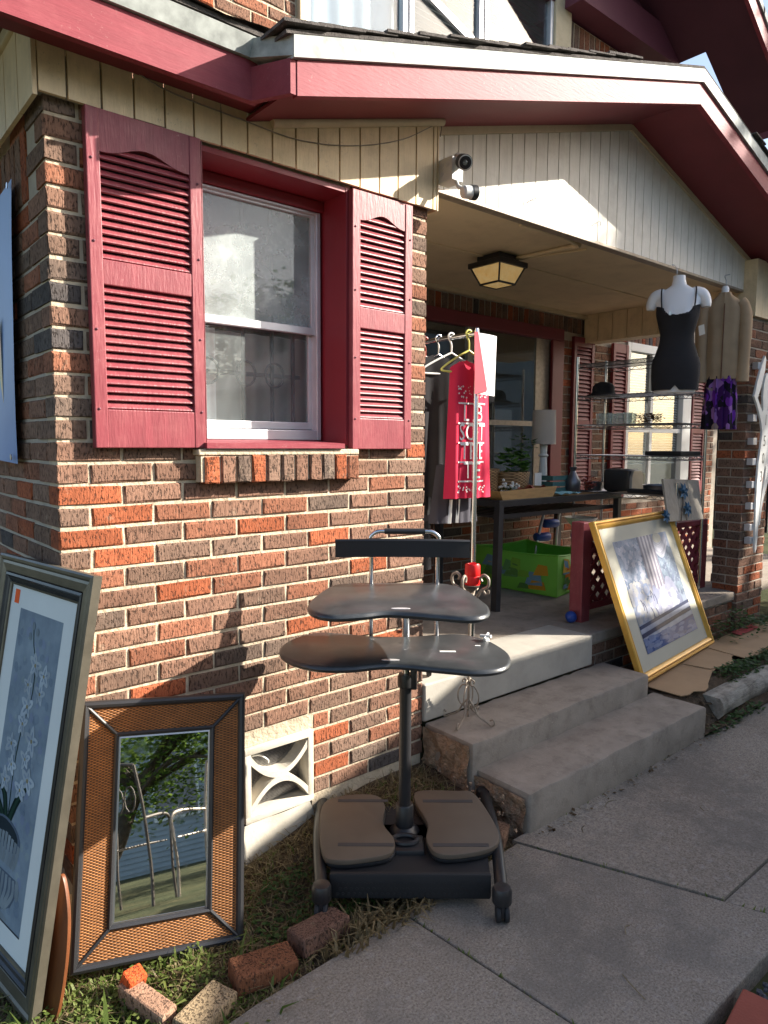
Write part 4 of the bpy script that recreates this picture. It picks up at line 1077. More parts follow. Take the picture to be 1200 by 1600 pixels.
def ccw(P):
    a=sum(P[i][0]*P[(i+1)%len(P)][1]-P[(i+1)%len(P)][0]*P[i][1] for i in range(len(P))); return P if a>0 else P[::-1]
for T in (PL,PR):
    o=L(slab(catmull([(x,y,0) for x,y in ccw(T)],5),.118,.140,.007),'foot_pad','pad')
    cx=sum(p[0] for p in T)/len(T)
    for yy in (.14,-.17): L(MB().bbox(cx-.10+(.02 if yy<0 else 0),cx+.10+(.02 if yy<0 else 0),yy-.010,yy+.010,.1402,.1418,.0006),'grip_strip','padstrip',o,False)
    L(slab(catmull([(x*.985+.002,y*.985,0) for x,y in ccw(T)],5),.104,.1185,.005),'pad_shell','black',o)

# --- loose garden bricks along the bed
def loose(x,y,z,rz,rx,col,label,l=.19,wd=.092,h=.06):
    b=MB(); b.bbox(-l/2,l/2,-wd/2,wd/2,-h/2,h/2,.007)
    for v in b.v: v+=Vector((mnoise.noise(v*30),mnoise.noise(v*30+Vector((5,0,0))),mnoise.noise(v*30+Vector((9,0,0)))))*.003
    o=b.build('loose_brick','brick',smooth=False); o.color=col+(1,); o.location=(x,y,z); o.rotation_euler=(R(rx),R(3),R(rz)); tag(o,label,'brick','bricks edging the flower bed'); return o
loose(.375,-.545,.012,-10,4,(.20,.085,.045),'weathered brick edging the bed, just right of the mirror')
loose(.590,-.525,.016,4,-5,(.17,.10,.075),'pale crusted edging brick beside the left caster of the stand')
loose(.175,-.575,-.005,25,6,(.34,.26,.16),'yellowish broken edging brick lying at the walk corner',.17)
loose(.065,-.44,-.002,-72,4,(.36,.22,.15),'pale pink edging brick standing out of the grass under the mirror',.19,.055)
loose(.055,-.365,.03,10,20,(.55,.10,.03),'bright orange brick end touching the bottom of the mirror',.06,.05,.05)
loose(1.44,-.53,.02,30,8,(.28,.17,.11),'broken brick lump at the lower corner of the steps',.13,.08,.07)

# --- timber edging, cardboard
tb=MB(); n=40
tb.tube([(3.31+ i*3.6/n, -.50+.012*math.sin(i*.4)+.002*i, .085+.004*math.sin(i*.7)) for i in range(n+1)],.078,14)
for v in tb.v:
    v+=Vector((0,1,1))*mnoise.noise(Vector((v.x*5,v.y*30,v.z*30)))*.008
    if v.z>.145: v.z=.145+(v.z-.145)*.2
o=tb.build('landscape_timber','timber',smooth=True); tag(o,'weathered grey landscape timber edging the bed right of the steps','timber')
def card(name,pts,z,label,seed=0):
    P=[Vector((x,y,z)) for x,y in pts]; c=sum(P,Vector())/len(P); b=MB(); n=len(P)
    b.prism([(p.x,p.y,z+.010*mnoise.noise(Vector((p.x*3,p.y*3,seed)))) for p in P],(0,0,.005))
    o=b.build(name,'cardboard'); tag(o,label,'cardboard','cardboard sheets under the gold framed picture'); return o
card('cardboard_sheet',[(3.08,-.44),(3.14,-.46),(3.20,-.45),(3.26,-.49),(3.33,-.475),(3.40,-.44),(3.62,-.36),(3.9,-.30),(3.86,-.12),(3.08,-.13)],.182,'torn cardboard sheet under the lower left corner of the gold picture',1)
card('cardboard_sheet',[(3.66,-.33),(3.80,-.37),(3.92,-.36),(4.02,-.30),(4.25,-.28),(4.30,-.1),(3.62,-.1)],.188,'cardboard piece under the middle of the gold picture',2)
o=card('cardboard_sheet',[(4.05,-.37),(4.2,-.40),(4.35,-.385),(5.0,-.32),(5.9,-.30),(5.9,-.05),(5.1,-.03),(4.1,-.06)],.190,'long cardboard sheet with a red printed label by the brick pillar',3)
MB().add([(4.55,-.13,.2065),(4.90,-.12,.2065),(4.93,-.04,.2065),(4.58,-.05,.2065)],[(0,1,2,3)]).build('red_label','cardred',o)

# --- gold framed picture
gw,gh=1.205,.968
gm=lean_mtx(Vector((3.018,-.258,.215)),.13,.364,-.006)
gp=thing('framed_print','large gold framed watercolour print leaning against the porch railing','picture',gm)
mitre(gp,'outer_frame','gold',gw,gh,[(0,.035),(0,.006),(.006,0),(.014,0),(.018,.005)])
mitre(gp,'frame_groove','goldd',gw,gh,[(.018,.005),(.021,.009),(.024,.005)])
mitre(gp,'inner_frame','gold',gw,gh,[(.024,.005),(.030,.001),(.038,.004),(.046,.010),(.050,.014),(.052,.018)])
MB().box(.045,gw-.045,.0195,.0205,.045,gh-.045).build('mat_board','mat_board',gp,local=True)
MB().box(.01,gw-.01,.022,.034,.01,gh-.01).build('backing','cardboard',gp,local=True)
P=Paint(.0193); X0,X1,Z0,Z1=.19,1.03,.135,.825
P.rect(X0,X1,Z0,Z1,(.46,.50,.58))
def pt(u,v): return (X0+(X1-X0)*u, Z0+(Z1-Z0)*v)
def blot(u,v,a,b,c,n=9,k=.35):
    cx,cz=pt(u,v); pts=[]
    for i in range(n):
        t=2*math.pi*i/n; r_=random.uniform(1-k,1+k); pts.append((min(max(cx+a*math.cos(t)*r_,X0+.002),X1-.002),min(max(cz+b*math.sin(t)*r_,Z0+.002),Z1-.002)))
    P.poly(pts,noisy(tuple(.58*q+.42*m_ for q,m_ in zip(c,(.50,.54,.64))),.06))
for i in range(260): blot(random.uniform(0,.42),random.uniform(.42,1),.022,.018,random.choice([(.18,.24,.34),(.30,.36,.44),(.52,.53,.60),(.62,.60,.64),(.24,.31,.40)]))
for i in range(240): blot(random.uniform(.62,1),random.uniform(.35,.85),.022,.018,random.choice([(.18,.24,.30),(.26,.34,.38),(.36,.42,.46),(.14,.18,.26)]))
for i in range(160): blot(random.uniform(.02,.4),random.uniform(.28,.6),.026,.020,random.choice([(.66,.62,.56),(.58,.56,.58),(.46,.48,.56),(.68,.64,.55)]))
for i in range(16):                                      # drapery swag
    a=math.pi*(1.02+.9*i/16); x,z=pt(.80,.98); r_=.13
    P.stroke([(x-.14+ .0*i,z-.005*i),(x-.02,z-.06-.006*i),(x+.13,z+.0-.004*i)],.011,noisy((.55,.55,.60),.2))
P.ell(*pt(.78,.955),.07,.035,0,(.58,.56,.50),14)
for i in range(9):                                        # fluted column
    u=.42+i*.030; P.poly([pt(u,1),pt(u+.028,1),pt(u+.026-.03,.40),pt(u-.002-.03,.40)],(.66,.63,.66) if i%2 else (.42,.40,.46))
for (u,v,a,b,c) in ((.50,.36,.14,.10,(.42,.40,.48)),(.44,.40,.06,.09,(.34,.34,.44)),(.62,.38,.10,.09,(.58,.55,.60)),(.74,.42,.09,.10,(.48,.46,.54)),(.55,.30,.17,.08,(.66,.63,.64)),(.68,.30,.12,.10,(.60,.57,.58)),(.80,.34,.08,.06,(.28,.30,.40))): blot(u,v,a,b,c,18,.12)
for i in range(26): blot(random.uniform(.42,.8),random.uniform(.24,.44),.03,.022,random.choice([(.70,.68,.68),(.50,.48,.56),(.40,.38,.46),(.62,.60,.62)]),8,.4)
for (v,c) in ((.235,(.10,.13,.24)),(.205,(.52,.54,.62)),(.165,(.09,.11,.22)),(.125,(.58,.60,.66)),(.085,(.14,.17,.34))):
    P.poly([pt(0,v-.03),pt(1,v+.03),pt(1,v+.065),pt(0,v+.005)],c)
P.rect(X0,X1,Z0,Z0+.085,(.13,.21,.42))
for i in range(60): blot(random.uniform(0,1),random.uniform(.0,.12),.05,.012,random.choice([(.12,.20,.42),(.20,.28,.50),(.09,.14,.30),(.28,.34,.52)]))
for (u,v) in ((.33,.53),(.36,.50),(.40,.46),(.15,.45),(.18,.42),(.28,.36),(.36,.34)): P.stroke([pt(u,v),pt(u+.02,v-.05),pt(u+.015,v-.10)],.008,(.16,.18,.28))
P.ell(*pt(.30,.52),.045,.04,0,(.46,.52,.66),14); P.ell(*pt(.30,.52),.03,.026,0,(.58,.60,.68),14)
P.build('print','glazed',gp,local=True)

# --- blue banner on the left wall
bn=thing('banner','blue fabric banner hanging on the shaded left wall','banner',(-.03,.3,1.5))
b=MB(); b.sheet(lambda u,v:(-.022-.006*math.sin(u*8+v*3)-.018*(1-v)**6*math.sin(u*5), .285+ (1.2*u) +.09*(1-v)*(1-u)+.004*math.sin(v*9), 1.492+.91*v+.02*math.sin(u*3)*(1-v)),30,30)
b.build('cloth','bluetint',bn,smooth=True)
MB().sheet(lambda u,v:(-.031,.40+.10*u*v+.1,1.75+.25*v-.05*u),4,4).build('pale_motif','tarpstar',bn)
MB().lathe([(.010,0),(.010,.003)],12,(-.03,.31,2.385),(-1,0,0)).build('eyelet','steel',bn); MB().lathe([(.010,0),(.010,.003)],12,(-.035,.40,1.515),(-1,0,0)).build('eyelet','steel',bn)

# ================================================================== PORCH FITTINGS
jb=thing('junction_box','white square junction box screwed to the end of the cream frieze','electrical box',(1.60,-.07,2.66))
MB().bbox(1.564,1.632,-.11,-.02,2.668,2.765,.004).build('box','plastic_w',jb)
for y,z in ((-.05,2.735),(-.05,2.70),(-.085,2.735)): MB().lathe([(.012,0),(.012,.0015),(.010,.002)],14,(1.5635,y,z),(-1,0,0)).build('knockout','alu',jb)
def bullet(name,a,b,label,arm):
    t=thing(name,label,'security camera',tuple(arm[0]),'security cameras on the porch corner')
    a=Vector(a); b=Vector(b); d=(a-b); n=d.length
    MB().lathe([(.018,0),(.026,.008),(.027,n*.7),(.029,n*.72),(.029,n)],20,b,d).build('body','plastic_w',t,smooth=True)
    MB().lathe([(.025,0),(.025,.003),(.012,.004),(.010,-.001)],20,a,d).build('lens_ring','blackm',t,smooth=True)
    MB().lathe([(.009,0),(.006,.004),(.0,.0055)],14,a+d.normalized()*.003,d).build('lens','glass',t,smooth=True)
    mid=b+d*.5
    MB().lathe([(.030,0),(.031,n*.35)],20,b+d*.62,d).build('sun_shield','black',t,smooth=True)
    MB().tube([arm[0],arm[1],mid],.009,10).build('bracket','plastic_w',t,smooth=True)
bullet('security_camera',(1.565,-.185,2.700+.012),(1.635,-.075,2.775),'upper white security camera with its lens facing the walk',[(1.60,-.085,2.762),(1.60,-.10,2.775)])
bullet('security_camera',(1.668,-.150,2.625),(1.60,-.135,2.618),'lower white security camera slung under the junction box',[(1.60,-.10,2.67),(1.595,-.115,2.645)])
cbl=MB(); cbl.tube(catmull([(.16,-.036,2.735),(.34,-.036,2.675),(.60,-.036,2.66),(.62,-.036,2.66),(.85,-.036,2.655),(1.1,-.036,2.70),(1.35,-.037,2.79),(1.55,-.040,2.905),(1.565,-.037,2.86)],6,False),.0022,6)
tag(cbl.build('cable','beige_iron',smooth=True),'thin tan cable drooping across the cream frieze boards','cable')
for (x,z,lab) in ((2.30,2.80,'bent wire hook on the sunlit patch of the gable siding'),(2.86,2.80,'small wire hook on the shaded gable siding')):
    hk=MB(); hk.tube(catmull([(x-.05,YG-.01,z-.05),(x-.035,YG-.012,z-.03),(x,YG-.012,z-.012),(x+.03,YG-.01,z),(x+.035,YG-.012,z-.02),(x+.02,YG-.012,z-.026)],5,False),.0016,5)
    tag(hk.build('wire_hook','steel',smooth=True),lab,'hook')

lm_=thing('porch_light','square black porch ceiling light with amber glass panes','lamp',(2.77,.68,2.70))
lx,ly=2.77,.68
f=MB(); f.bbox(lx-.13,lx+.13,ly-.13,ly+.13,2.640,2.672,.004); f.bbox(lx-.09,lx+.09,ly-.09,ly+.09,2.672,2.714,.004); f.build('cap','black',lm_)
f=MB()
for i in range(4):
    a=[(-1,-1),(1,-1),(1,1),(-1,1)]; p,q=a[i],a[(i+1)%4]
    f.beam((lx+p[0]*.115,ly+p[1]*.115,2.642),(lx+p[0]*.075,ly+p[1]*.075,2.545),.010,.010)
    f.beam((lx+p[0]*.075,ly+p[1]*.075,2.545),(lx+q[0]*.075,ly+q[1]*.075,2.545),.010,.010)
f.build('cage','black',lm_)
for i in range(4):
    a=[(-1,-1),(1,-1),(1,1),(-1,1)]; p,q=a[i],a[(i+1)%4]
    MB().add([(lx+p[0]*.113,ly+p[1]*.113,2.640),(lx+q[0]*.113,ly+q[1]*.113,2.640),(lx+q[0]*.073,ly+q[1]*.073,2.547),(lx+p[0]*.073,ly+p[1]*.073,2.547)],[(0,1,2,3)]).build('glass_pane','bulb',lm_)
MB().add([(lx-.072,ly-.072,2.544),(lx+.072,ly-.072,2.544),(lx+.072,ly+.072,2.544),(lx-.072,ly+.072,2.544)],[(0,1,2,3)]).build('glass_pane','bulb',lm_)
cd=MB(); cd.tube(catmull([(2.30,.125,2.685),(2.50,.125,2.685),(2.68,.13,2.69),(2.80,.17,2.700),(2.89,.19,2.700)],5,False),.011,8); cd.tube([(2.88,.19,2.700),(2.86,.45,2.700),(2.84,.60,2.700)],.011,8); cd.lathe([(.018,-.02),(.018,.02)],10,(2.885,.195,2.700),(0,1,0))
tag(cd.build('conduit','ceiling',smooth=True),'cream electrical conduit running over the porch ceiling to the light','conduit')
cd=MB(); cd.tube([(3.02,.22,2.707),(2.90,.62,2.707)],.006,8)
tag(cd.build('cable_run','ceiling',smooth=True),'thin cream cable beside the conduit on the porch ceiling','cable')

# --- clothes rack
rk_=thing('clothes_rack','chrome rolling clothes rack standing at the top of the steps','clothes rack',(1.96,.1,PF))
MB().lathe([(.012,.52),(.012,2.115),(.010,2.125)],14,(1.96,.1,0)).build('upright','chrome',rk_,smooth=True)
MB().lathe([(.008,.52),(.008,2.0)],12,(1.985,.115,0)).build('upright','chrome',rk_,smooth=True)
MB().lathe([(.012,.52),(.012,2.115)],14,(1.96,1.25,0)).build('upright','chrome',rk_,smooth=True)
MB().tube([(1.96,.09,2.10),(1.96,1.26,2.10)],.012,12).build('top_bar','chrome',rk_,smooth=True)
for y in (.1,1.25):
    MB().tube([(1.62,y-.02,.548),(1.99,y-.02,.548)],.011,10).build('foot_bar','chrome',rk_,smooth=True)
    for x in (1.63,1.97):
        wc=MB(); wc.lathe([(.016,-.011),(.031,-.010),(.034,0),(.031,.010),(.016,.011)],18,(x,y-.035,PF+.034),(.8,-.6,0)); wc.bbox(x-.012,x+.012,y-.05,y+.0,PF+.05,.56,.003); wc.build('caster','blackm',rk_,smooth=True)
# a chrome stub with a caster next to the wall corner
def hanger(y,colr,label,half=.17,yaw=0,z0=2.10):
    mt_=Matrix.Translation((1.96,y,z0))@Matrix.Rotation(yaw,4,'Z')
    h=MB(); h.tube(catmull([(.0,0,.022),(-.018,0,.018),(-.020,0,.0),(.0,0,-.030),(.0,0,-.07)],5,False) if False else catmull([(.016,0,.004),(.010,0,.020),(-.006,0,.022),(-.018,0,.010),(-.012,0,-.010),(0,0,-.035),(0,0,-.075)],5,False),.0045,8)
    h.tube(catmull([(0,0,-.075),(half*.55,0,-.12),(half,0,-.165),(half*.98,0,-.182),(0,0,-.182),(-half*.98,0,-.182),(-half,0,-.165),(-half*.55,0,-.12),(0,0,-.075)],4,False),.005,8)
    o=h.build('hanger',colr,smooth=True,local=True); o.matrix_world=mt_; WM[o.name]=mt_
    tag(o,label,'hanger','hangers on the clothes rack'); return o
M['h_yellow']=pmat('hanger_yellow',(.55,.52,.12),.4,.05,5,0); M['h_red']=pmat('hanger_red',(.35,.06,.04),.4,.05,5,0)
M['h_peach']=pmat('hanger_peach',(.62,.25,.13),.4,.05,5,0)
def garment(name,y,mat,label,cat='shirt',halft=.20,halfb=.22,zt=1.98,zb=1.30,yaw=0,thick=.022,sleeve=.0,seed=0,cx=1.96,neck=.06):
    """hanging top: front and back sheets with vertical folds, closed at the sides"""
    mt_=Matrix.Translation((cx,y,zt))@Matrix.Rotation(yaw,4,'Z')
    t=thing(name,label,cat,mt_,'clothes on the rack'); b=MB(); H=zt-zb
    def half(v):                      # v 0 at the shoulder, 1 at the hem
        w_=halft+(halfb-halft)*v
        if v<.06: w_*= .55+.45*(v/.06)
        if sleeve and v<.34: w_+=sleeve*sst(.0,.14,v)
        if sleeve and .34<=v<.37: w_+=sleeve*(1-(v-.34)/.03)
        return w_
    def fold(x,v): return .010*math.sin(x*46+seed*2+v*1.5)*(.25+.9*v)+.007*math.sin(x*95+seed)*v
    def front(u,v):
        s_=2*u-1; x=s_*half(v); top=-.030*0
        z=-v*H
        if v<.12: 
            k=max(0,1-abs(x)/neck); z-=.075*math.sqrt(max(0,k))*(1-v/.12)+.06*abs(s_)*(1-v/.12)*.6
        return (x, -thick*(1-abs(s_)**4)+fold(x,v)*(1-abs(s_)**6), z)
    def back(u,v):
        s_=2*u-1; x=s_*half(v); z=-v*H
        if v<.12: 
            k=max(0,1-abs(x)/neck); z-=.02*math.sqrt(max(0,k))*(1-v/.12)+.06*abs(s_)*(1-v/.12)*.6
        return (x, thick*(1-abs(s_)**4)+.6*fold(x,v)*(1-abs(s_)**6), z)
    b.sheet(front,44,40); b.sheet(back,44,40)
    b.build('cloth',mat,t,smooth=True,local=True); t['_']=0; del t['_']
    return t,front,half,H
red,frontf,halff,HH=garment('tank_top',.150,'redcloth','bright red printed tank top at the front of the clothes rack','shirt',.115,.15,2.0,1.30,R(-8),.02,0,1,1.965,.05)
def on_shirt(x,y,off=-.0055):
    v=min(max(-y/HH,.0),1); hw=halff(v); u=min(max(.5+.5*x/hw,0),1); p=Vector(frontf(u,v)); return (x,p.y+off,y)
for (txt,size,zz,sp) in (('L B',.115,-.285,1.0),('SOT',.115,-.378,1.0),('TEE',.115,-.472,1.0),('TE',.115,-.566,1.0)):
    text_mesh(txt,size,lambda x,y,zz=zz:on_shirt(x*.78+.008,y+zz),red,'white','printed_letters')
st_=MB()
for i in range(64):
    x=random.uniform(-.09,.10); z=random.choice([-.15,-.17,-.185,-.20,-.645,-.655,-.665]) + random.uniform(-.008,.008); s_=random.uniform(.003,.006)
    p=on_shirt(x,z,-.005); st_.add([(p[0]-s_,p[1],p[2]),(p[0],p[1],p[2]-s_),(p[0]+s_,p[1],p[2]),(p[0],p[1],p[2]+s_)],[(0,1,2,3)])
for zz in (-.335,-.430,-.525,-.620,-.238):
    for i in range(14):
        xa=-.085+i*.0125; pa=on_shirt(xa,zz,-.005); pb=on_shirt(xa+.0118,zz,-.005); st_.add([(pa[0],pa[1],zz),(pb[0],pb[1],zz),(pb[0],pb[1],zz+.008),(pa[0],pa[1],zz+.008)],[(0,1,2,3)])
st_.build('printed_stars','white',red,local=True,kind='stuff')
hanger(.150,'h_yellow','yellow plastic hanger holding the red tank top',.155,R(-8))
garment('t_shirt',.30,'blackcloth','black short sleeved t-shirt directly behind the red tank top','shirt',.20,.17,2.03,1.30,R(-22),.03,.10,2,1.93)
garment('t_shirt',.40,'blackcloth','black t-shirt hanging third on the rack','shirt',.20,.18,2.03,1.20,R(-18),.03,.08,3)
garment('long_skirt',.24,'darkcloth','dark skirt with pale stripes showing below the red tank top','skirt',.10,.15,1.5,1.17,R(-12),.03,0,4)
garment('t_shirt',.52,'darkcloth','navy shirt in the middle of the rack','shirt',.20,.20,2.03,1.15,R(-14),.03,.06,5)
garment('dress',.66,'blackcloth','long black dress towards the back of the rack','dress',.18,.22,2.03,.85,R(-10),.03,0,6)
garment('t_shirt',.82,'blackcloth','black shirt near the back end of the rack','shirt',.20,.20,2.03,1.25,R(-10),.03,.05,7)
hanger(.27,'white','white plastic hanger just behind the yellow one',.17,R(-14)); hanger(.36,'chrome','thin wire hanger in the middle of the rack',.17,R(-10)); hanger(.46,'h_red','red plastic hanger in the middle of the rack',.17,R(-10)); hanger(.58,'white','white plastic hanger towards the back of the rack',.17,R(-6)); hanger(.70,'h_peach','peach plastic hanger deep in the rack',.17)
sk=MB()
for i in range(4):
    x=-.09+i*.055; sk.sheet(lambda u,v,x=x:(1.985+x+.022*u-.01*v,.205+.006*math.sin(u*6),1.29-.12*v),4,6)
tag(sk.build('striped_cloth','white',smooth=True),'white striped cloth hem below the red tank top','cloth')
# paper signs on the rack end
sg=MB(); sg.sheet(lambda u,v:(1.94+.128*u-.02*(1-v)*u,.075-.012*math.sin(u*2.4)-.01*(1-v),1.808+.292*v-.006*u),8,8)
o=thing('paper_sign','white paper sheet taped to the end of the clothes rack','sign',(1.94,.08,1.8)); sg.build('sheet','paper',o,smooth=True)
text_mesh('Donations',.022,lambda x,y:(x*.9+.075,-.0225,y+.165),o,'alu','handwriting')
rp=MB(); rp.add([(1.902,.060,2.098),(1.925,.058,2.10),(1.995,.055,1.822),(1.908,.058,1.808)],[(0,3,2,1)]); rp.add([(1.902,.0615,2.098),(1.925,.0595,2.10),(1.995,.0565,1.822),(1.908,.0595,1.808)],[(0,1,2,3)])
tag(rp.build('red_sheet','redpaper'),'red paper sheet folded over the end of the clothes rack','sign')
gc=MB(); gc.box(1.70,1.73,.62,.95,1.68,2.02); gc.bbox(1.69,1.74,.61,.96,2.02,2.035,.004)
tag(gc.build('storage_locker','greycloth'),'pale grey cabinet edge peeking out beside the brick corner','cabinet')

# --- candle stand
cs=thing('candle_stand','ornate wrought iron floor candle stand on the second step','candle holder',(1.70,-.125,.292))
cxx,cyy=1.70,-.125
b=MB(); b.tube(catmull([(cxx,cyy,.32),(cxx+.002,cyy,.45),(cxx-.002,cyy,.60),(cxx+.003,cyy,.80),(cxx+.005,cyy,.93)],5,False),.006,8); b.build('stem','beige_iron',cs,smooth=True)
for i in range(4):
    a=R(20+90*i); d=Vector((math.cos(a),math.sin(a),0)); c0=Vector((cxx,cyy,0))
    def pp(r_,z): return c0+d*r_+Vector((0,0,z))
    ft_=MB(); ft_.tube(catmull([pp(.006,.40),pp(.03,.37),pp(.05,.335),pp(.085,.315),pp(.115,.300),pp(.130,.312),pp(.122,.328),pp(.108,.322)],5,False),.0045,6); ft_.build('scroll_foot','beige_iron',cs,smooth=True)
    sc2=MB(); sc2.tube(catmull([pp(.008,.36),pp(.045,.385),pp(.050,.43),pp(.030,.465),pp(.010,.47),pp(.014,.495),pp(.028,.49),pp(.026,.478)],5,False),.0035,6); sc2.build('scroll','beige_iron',cs,smooth=True)
    up_=MB(); up_.tube(catmull([pp(.006,.87),pp(.035,.885),pp(.055,.915),pp(.085,.935),pp(.088,.968),pp(.068,.985),pp(.050,.972),pp(.056,.955)],5,False),.007,8); up_.build('scroll_arm','beige_iron',cs,smooth=True)
    up_=MB(); up_.tube(catmull([pp(.06,.92),pp(.075,.90),pp(.088,.905),pp(.09,.92)],5,False),.005,6); up_.build('scroll_arm','beige_iron',cs,smooth=True)
MB().lathe([(.012,.90),(.040,.925),(.044,.935),(.040,.936)],20,(cxx,cyy,0)).build('cup','iron',cs,smooth=True)
cn=MB(); cn.lathe([(.034,.936),(.035,.94),(.0345,.975),(.0335,.977),(.0345,.98),(.034,1.025),(.030,1.030),(.026,1.020),(.004,1.012)],24,(cxx+.008,cyy-.006,0))
for v in cn.v:
    if v.z>1.015: v.z+=.012*mnoise.noise(v*30)
o=cn.build('candle','candle',smooth=True); tag(o,'red pillar candle in the wrought iron stand','candle')

# --- table with its clutter
tbz=1.20
tt=thing('metal_table','black steel table along the back of the porch','table',(2.93,.76,PF))
tx0,tx1,ty0,ty1=2.92,4.38,.755,1.36
f=MB(); f.bbox(tx0,tx1,ty0,ty0+.04,tbz-.045,tbz,.003).bbox(tx0,tx1,ty1-.04,ty1,tbz-.045,tbz,.003).bbox(tx0,tx0+.04,ty0+.04,ty1-.04,tbz-.0455,tbz-.0005,.003).bbox(tx1-.04,tx1,ty0+.04,ty1-.04,tbz-.0455,tbz-.0005,.003); f.build('top_frame','tablem',tt)
MB().box(tx0+.04,tx1-.04,ty0+.04,ty1-.04,tbz-.02,tbz-.006).build('top_panel','wood',tt)
for (x,y,dx,dy) in ((tx0,ty0,-.075,-.05),(tx1-.045,ty0,0,0),(tx0,ty1-.045,0,0),(tx1-.045,ty1-.045,0,0)):
    MB().beam((x+.022,y+.022,tbz-.04),(x+.022+dx,y+.022+dy,PF),.045,.045,(0,1,0)).build('leg','tablem',tt)
f=MB(); f.box(tx0+.02,tx1-.02,ty0+.05,ty0+.075,tbz-.13,tbz-.10).box(tx0+.03,tx1-.03,ty1-.06,ty1-.04,tbz-.13,tbz-.10)
for i in range(16): f.box(tx0+.06+i*.088,tx0+.09+i*.088,ty0+.074,ty1-.06,tbz-.125,tbz-.112)
f.build('under_shelf','tablem',tt)
tr=thing('wooden_tray','light wood display tray on the black table','tray',(3.2,.85,tbz))
f=MB(); f.prism([(2.97,.77,tbz+.001),(3.52,.775,tbz+.001),(3.56,.77,tbz+.075),(2.93,.765,tbz+.06)],(0,.012,0)); f.prism([(2.97,.782,tbz+.001),(2.955,1.10,tbz+.001),(2.925,1.10,tbz+.06),(2.93,.777,tbz+.06)],(.012,0,0)); f.box(2.97,3.52,.782,1.1,tbz+.001,tbz+.012); f.prism([(3.51,.782,tbz+.001),(3.51,1.10,tbz+.001),(3.55,1.10,tbz+.07),(3.55,.777,tbz+.07)],(.012,0,0))
f.build('tray','wood',tr)
bk=thing('wicker_basket','woven basket of leafy plants behind the wooden tray','basket',(3.55,1.12,tbz))
b=MB(); b.lathe([(.13,0),(.15,.06),(.158,.13),(.162,.165),(.155,.168),(.14,.10),(.12,.02)],28,(3.50,1.13,tbz),sx=1.0,sy=.6); b.build('basket','wicker_b',bk,smooth=True)
b=MB(); b.lathe([(.10,0),(.115,.10),(.12,.19),(.112,.192)],24,(3.28,1.20,tbz),sx=1,sy=.7); b.build('rear_basket','wicker_b',bk,smooth=True)
def leaves(n,c,rad,size,mat,name,parent=None,up=.5,kind=None,flat=False):
    b=MB(); c=Vector(c)
    for i in range(n):
        d=Vector((random.gauss(0,1),random.gauss(0,1),random.gauss(0,1))).normalized()*random.random()**.4
        p=c+Vector((d.x*rad[0],d.y*rad[1],d.z*rad[2])); a=random.uniform(0,6.28); s_=size*random.uniform(.6,1.25)
        t=Vector((math.cos(a),math.sin(a),random.uniform(-.4,up))).normalized(); q=t.cross(Vector((random.uniform(-.4,.4),random.uniform(-.4,.4),1))).normalized(); n_=t.cross(q)*s_*.12
        b.add([p,p+t*s_*.4+q*s_*.26+n_,p+t*s_,p+t*s_*.4-q*s_*.26+n_],[(0,1,2),(0,2,3)])
    return b.build(name,mat,parent,kind=kind)
leaves(90,(3.52,1.13,tbz+.25),(.14,.09,.10),.09,'plant','leaves',bk); leaves(40,(3.62,1.12,tbz+.36),(.12,.08,.10),.05,'clover','leaves',bk)
fl=thing('flower_bunch','small bunch of white artificial flowers in the wooden tray','flowers',(3.15,.86,tbz+.03)); 
b=MB()
for i in range(26): b.blob((3.15+random.gauss(0,.035),.86+random.gauss(0,.03),tbz+.07+random.gauss(0,.022)),.011,1,jit=.5)
b.build('petals','white',fl); leaves(60,(3.15,.86,tbz+.05),(.07,.05,.05),.04,'clover','leaves',fl)
bx=MB(); bx.sheet(lambda u,v:(3.30+.22*u,.84+.10*v,tbz+.055+.03*math.sin(u*9)*math.cos(v*5)),14,8)
tag(bx.build('draped_scarf','h_red',smooth=True),'dark red scarf lying in the wooden tray','scarf')
o=MB().bbox(3.60,3.68,1.0,1.01,tbz+.03,tbz+.16,.003).build('small_card','white'); tag(o,'small white card standing behind the tray','card')
cl=MB(); cl.sheet(lambda u,v:(3.57+.26*u,.74+.16*v,tbz+.012+.012*abs(math.sin(u*8+v*4))),20,10)
tag(cl.build('folded_cloth','lightblue',smooth=True),'pale blue cloth at the edge of the black table','cloth')
lp=thing('table_lamp','white table lamp with a drum shade at the back of the porch','lamp',(3.89,1.15,tbz))
MB().lathe([(.094,1.572),(.088,1.836),(.085,1.836),(.091,1.572)],32,(3.89,1.15,0),cap=False).build('shade','lampshade',lp,smooth=True)
MB().lathe([(.06,tbz),(.06,tbz+.02),(.03,tbz+.03),(.026,tbz+.06),(.032,tbz+.16),(.026,tbz+.27),(.042,tbz+.285),(.026,tbz+.30),(.030,tbz+.36),(.022,tbz+.40),(.01,tbz+.5)],20,(3.89,1.15,0)).build('base','white',lp,smooth=True)
tc=thing('teal_crate','small teal slatted crate next to the table lamp','crate',(3.86,1.02,tbz))
for i in range(3): MB().box(3.75,3.97,.95,.958,tbz+.01+i*.045,tbz+.045+i*.045).build('slat','teal',tc); MB().box(3.75,3.758,.959,1.08,tbz+.01+i*.045,tbz+.045+i*.045).build('slat','teal',tc)
MB().box(3.752,3.968,.9585,1.08,tbz+.002,tbz+.009).build('bottom','teal',tc)
vs_=MB(); vs_.lathe([(.035,0),(.055,.03),(.06,.09),(.03,.14),(.018,.17),(.03,.20)],20,(3.96,.92,tbz)); tag(vs_.build('metal_vase','panm',smooth=True),'dull grey metal vase on the right of the table','vase')
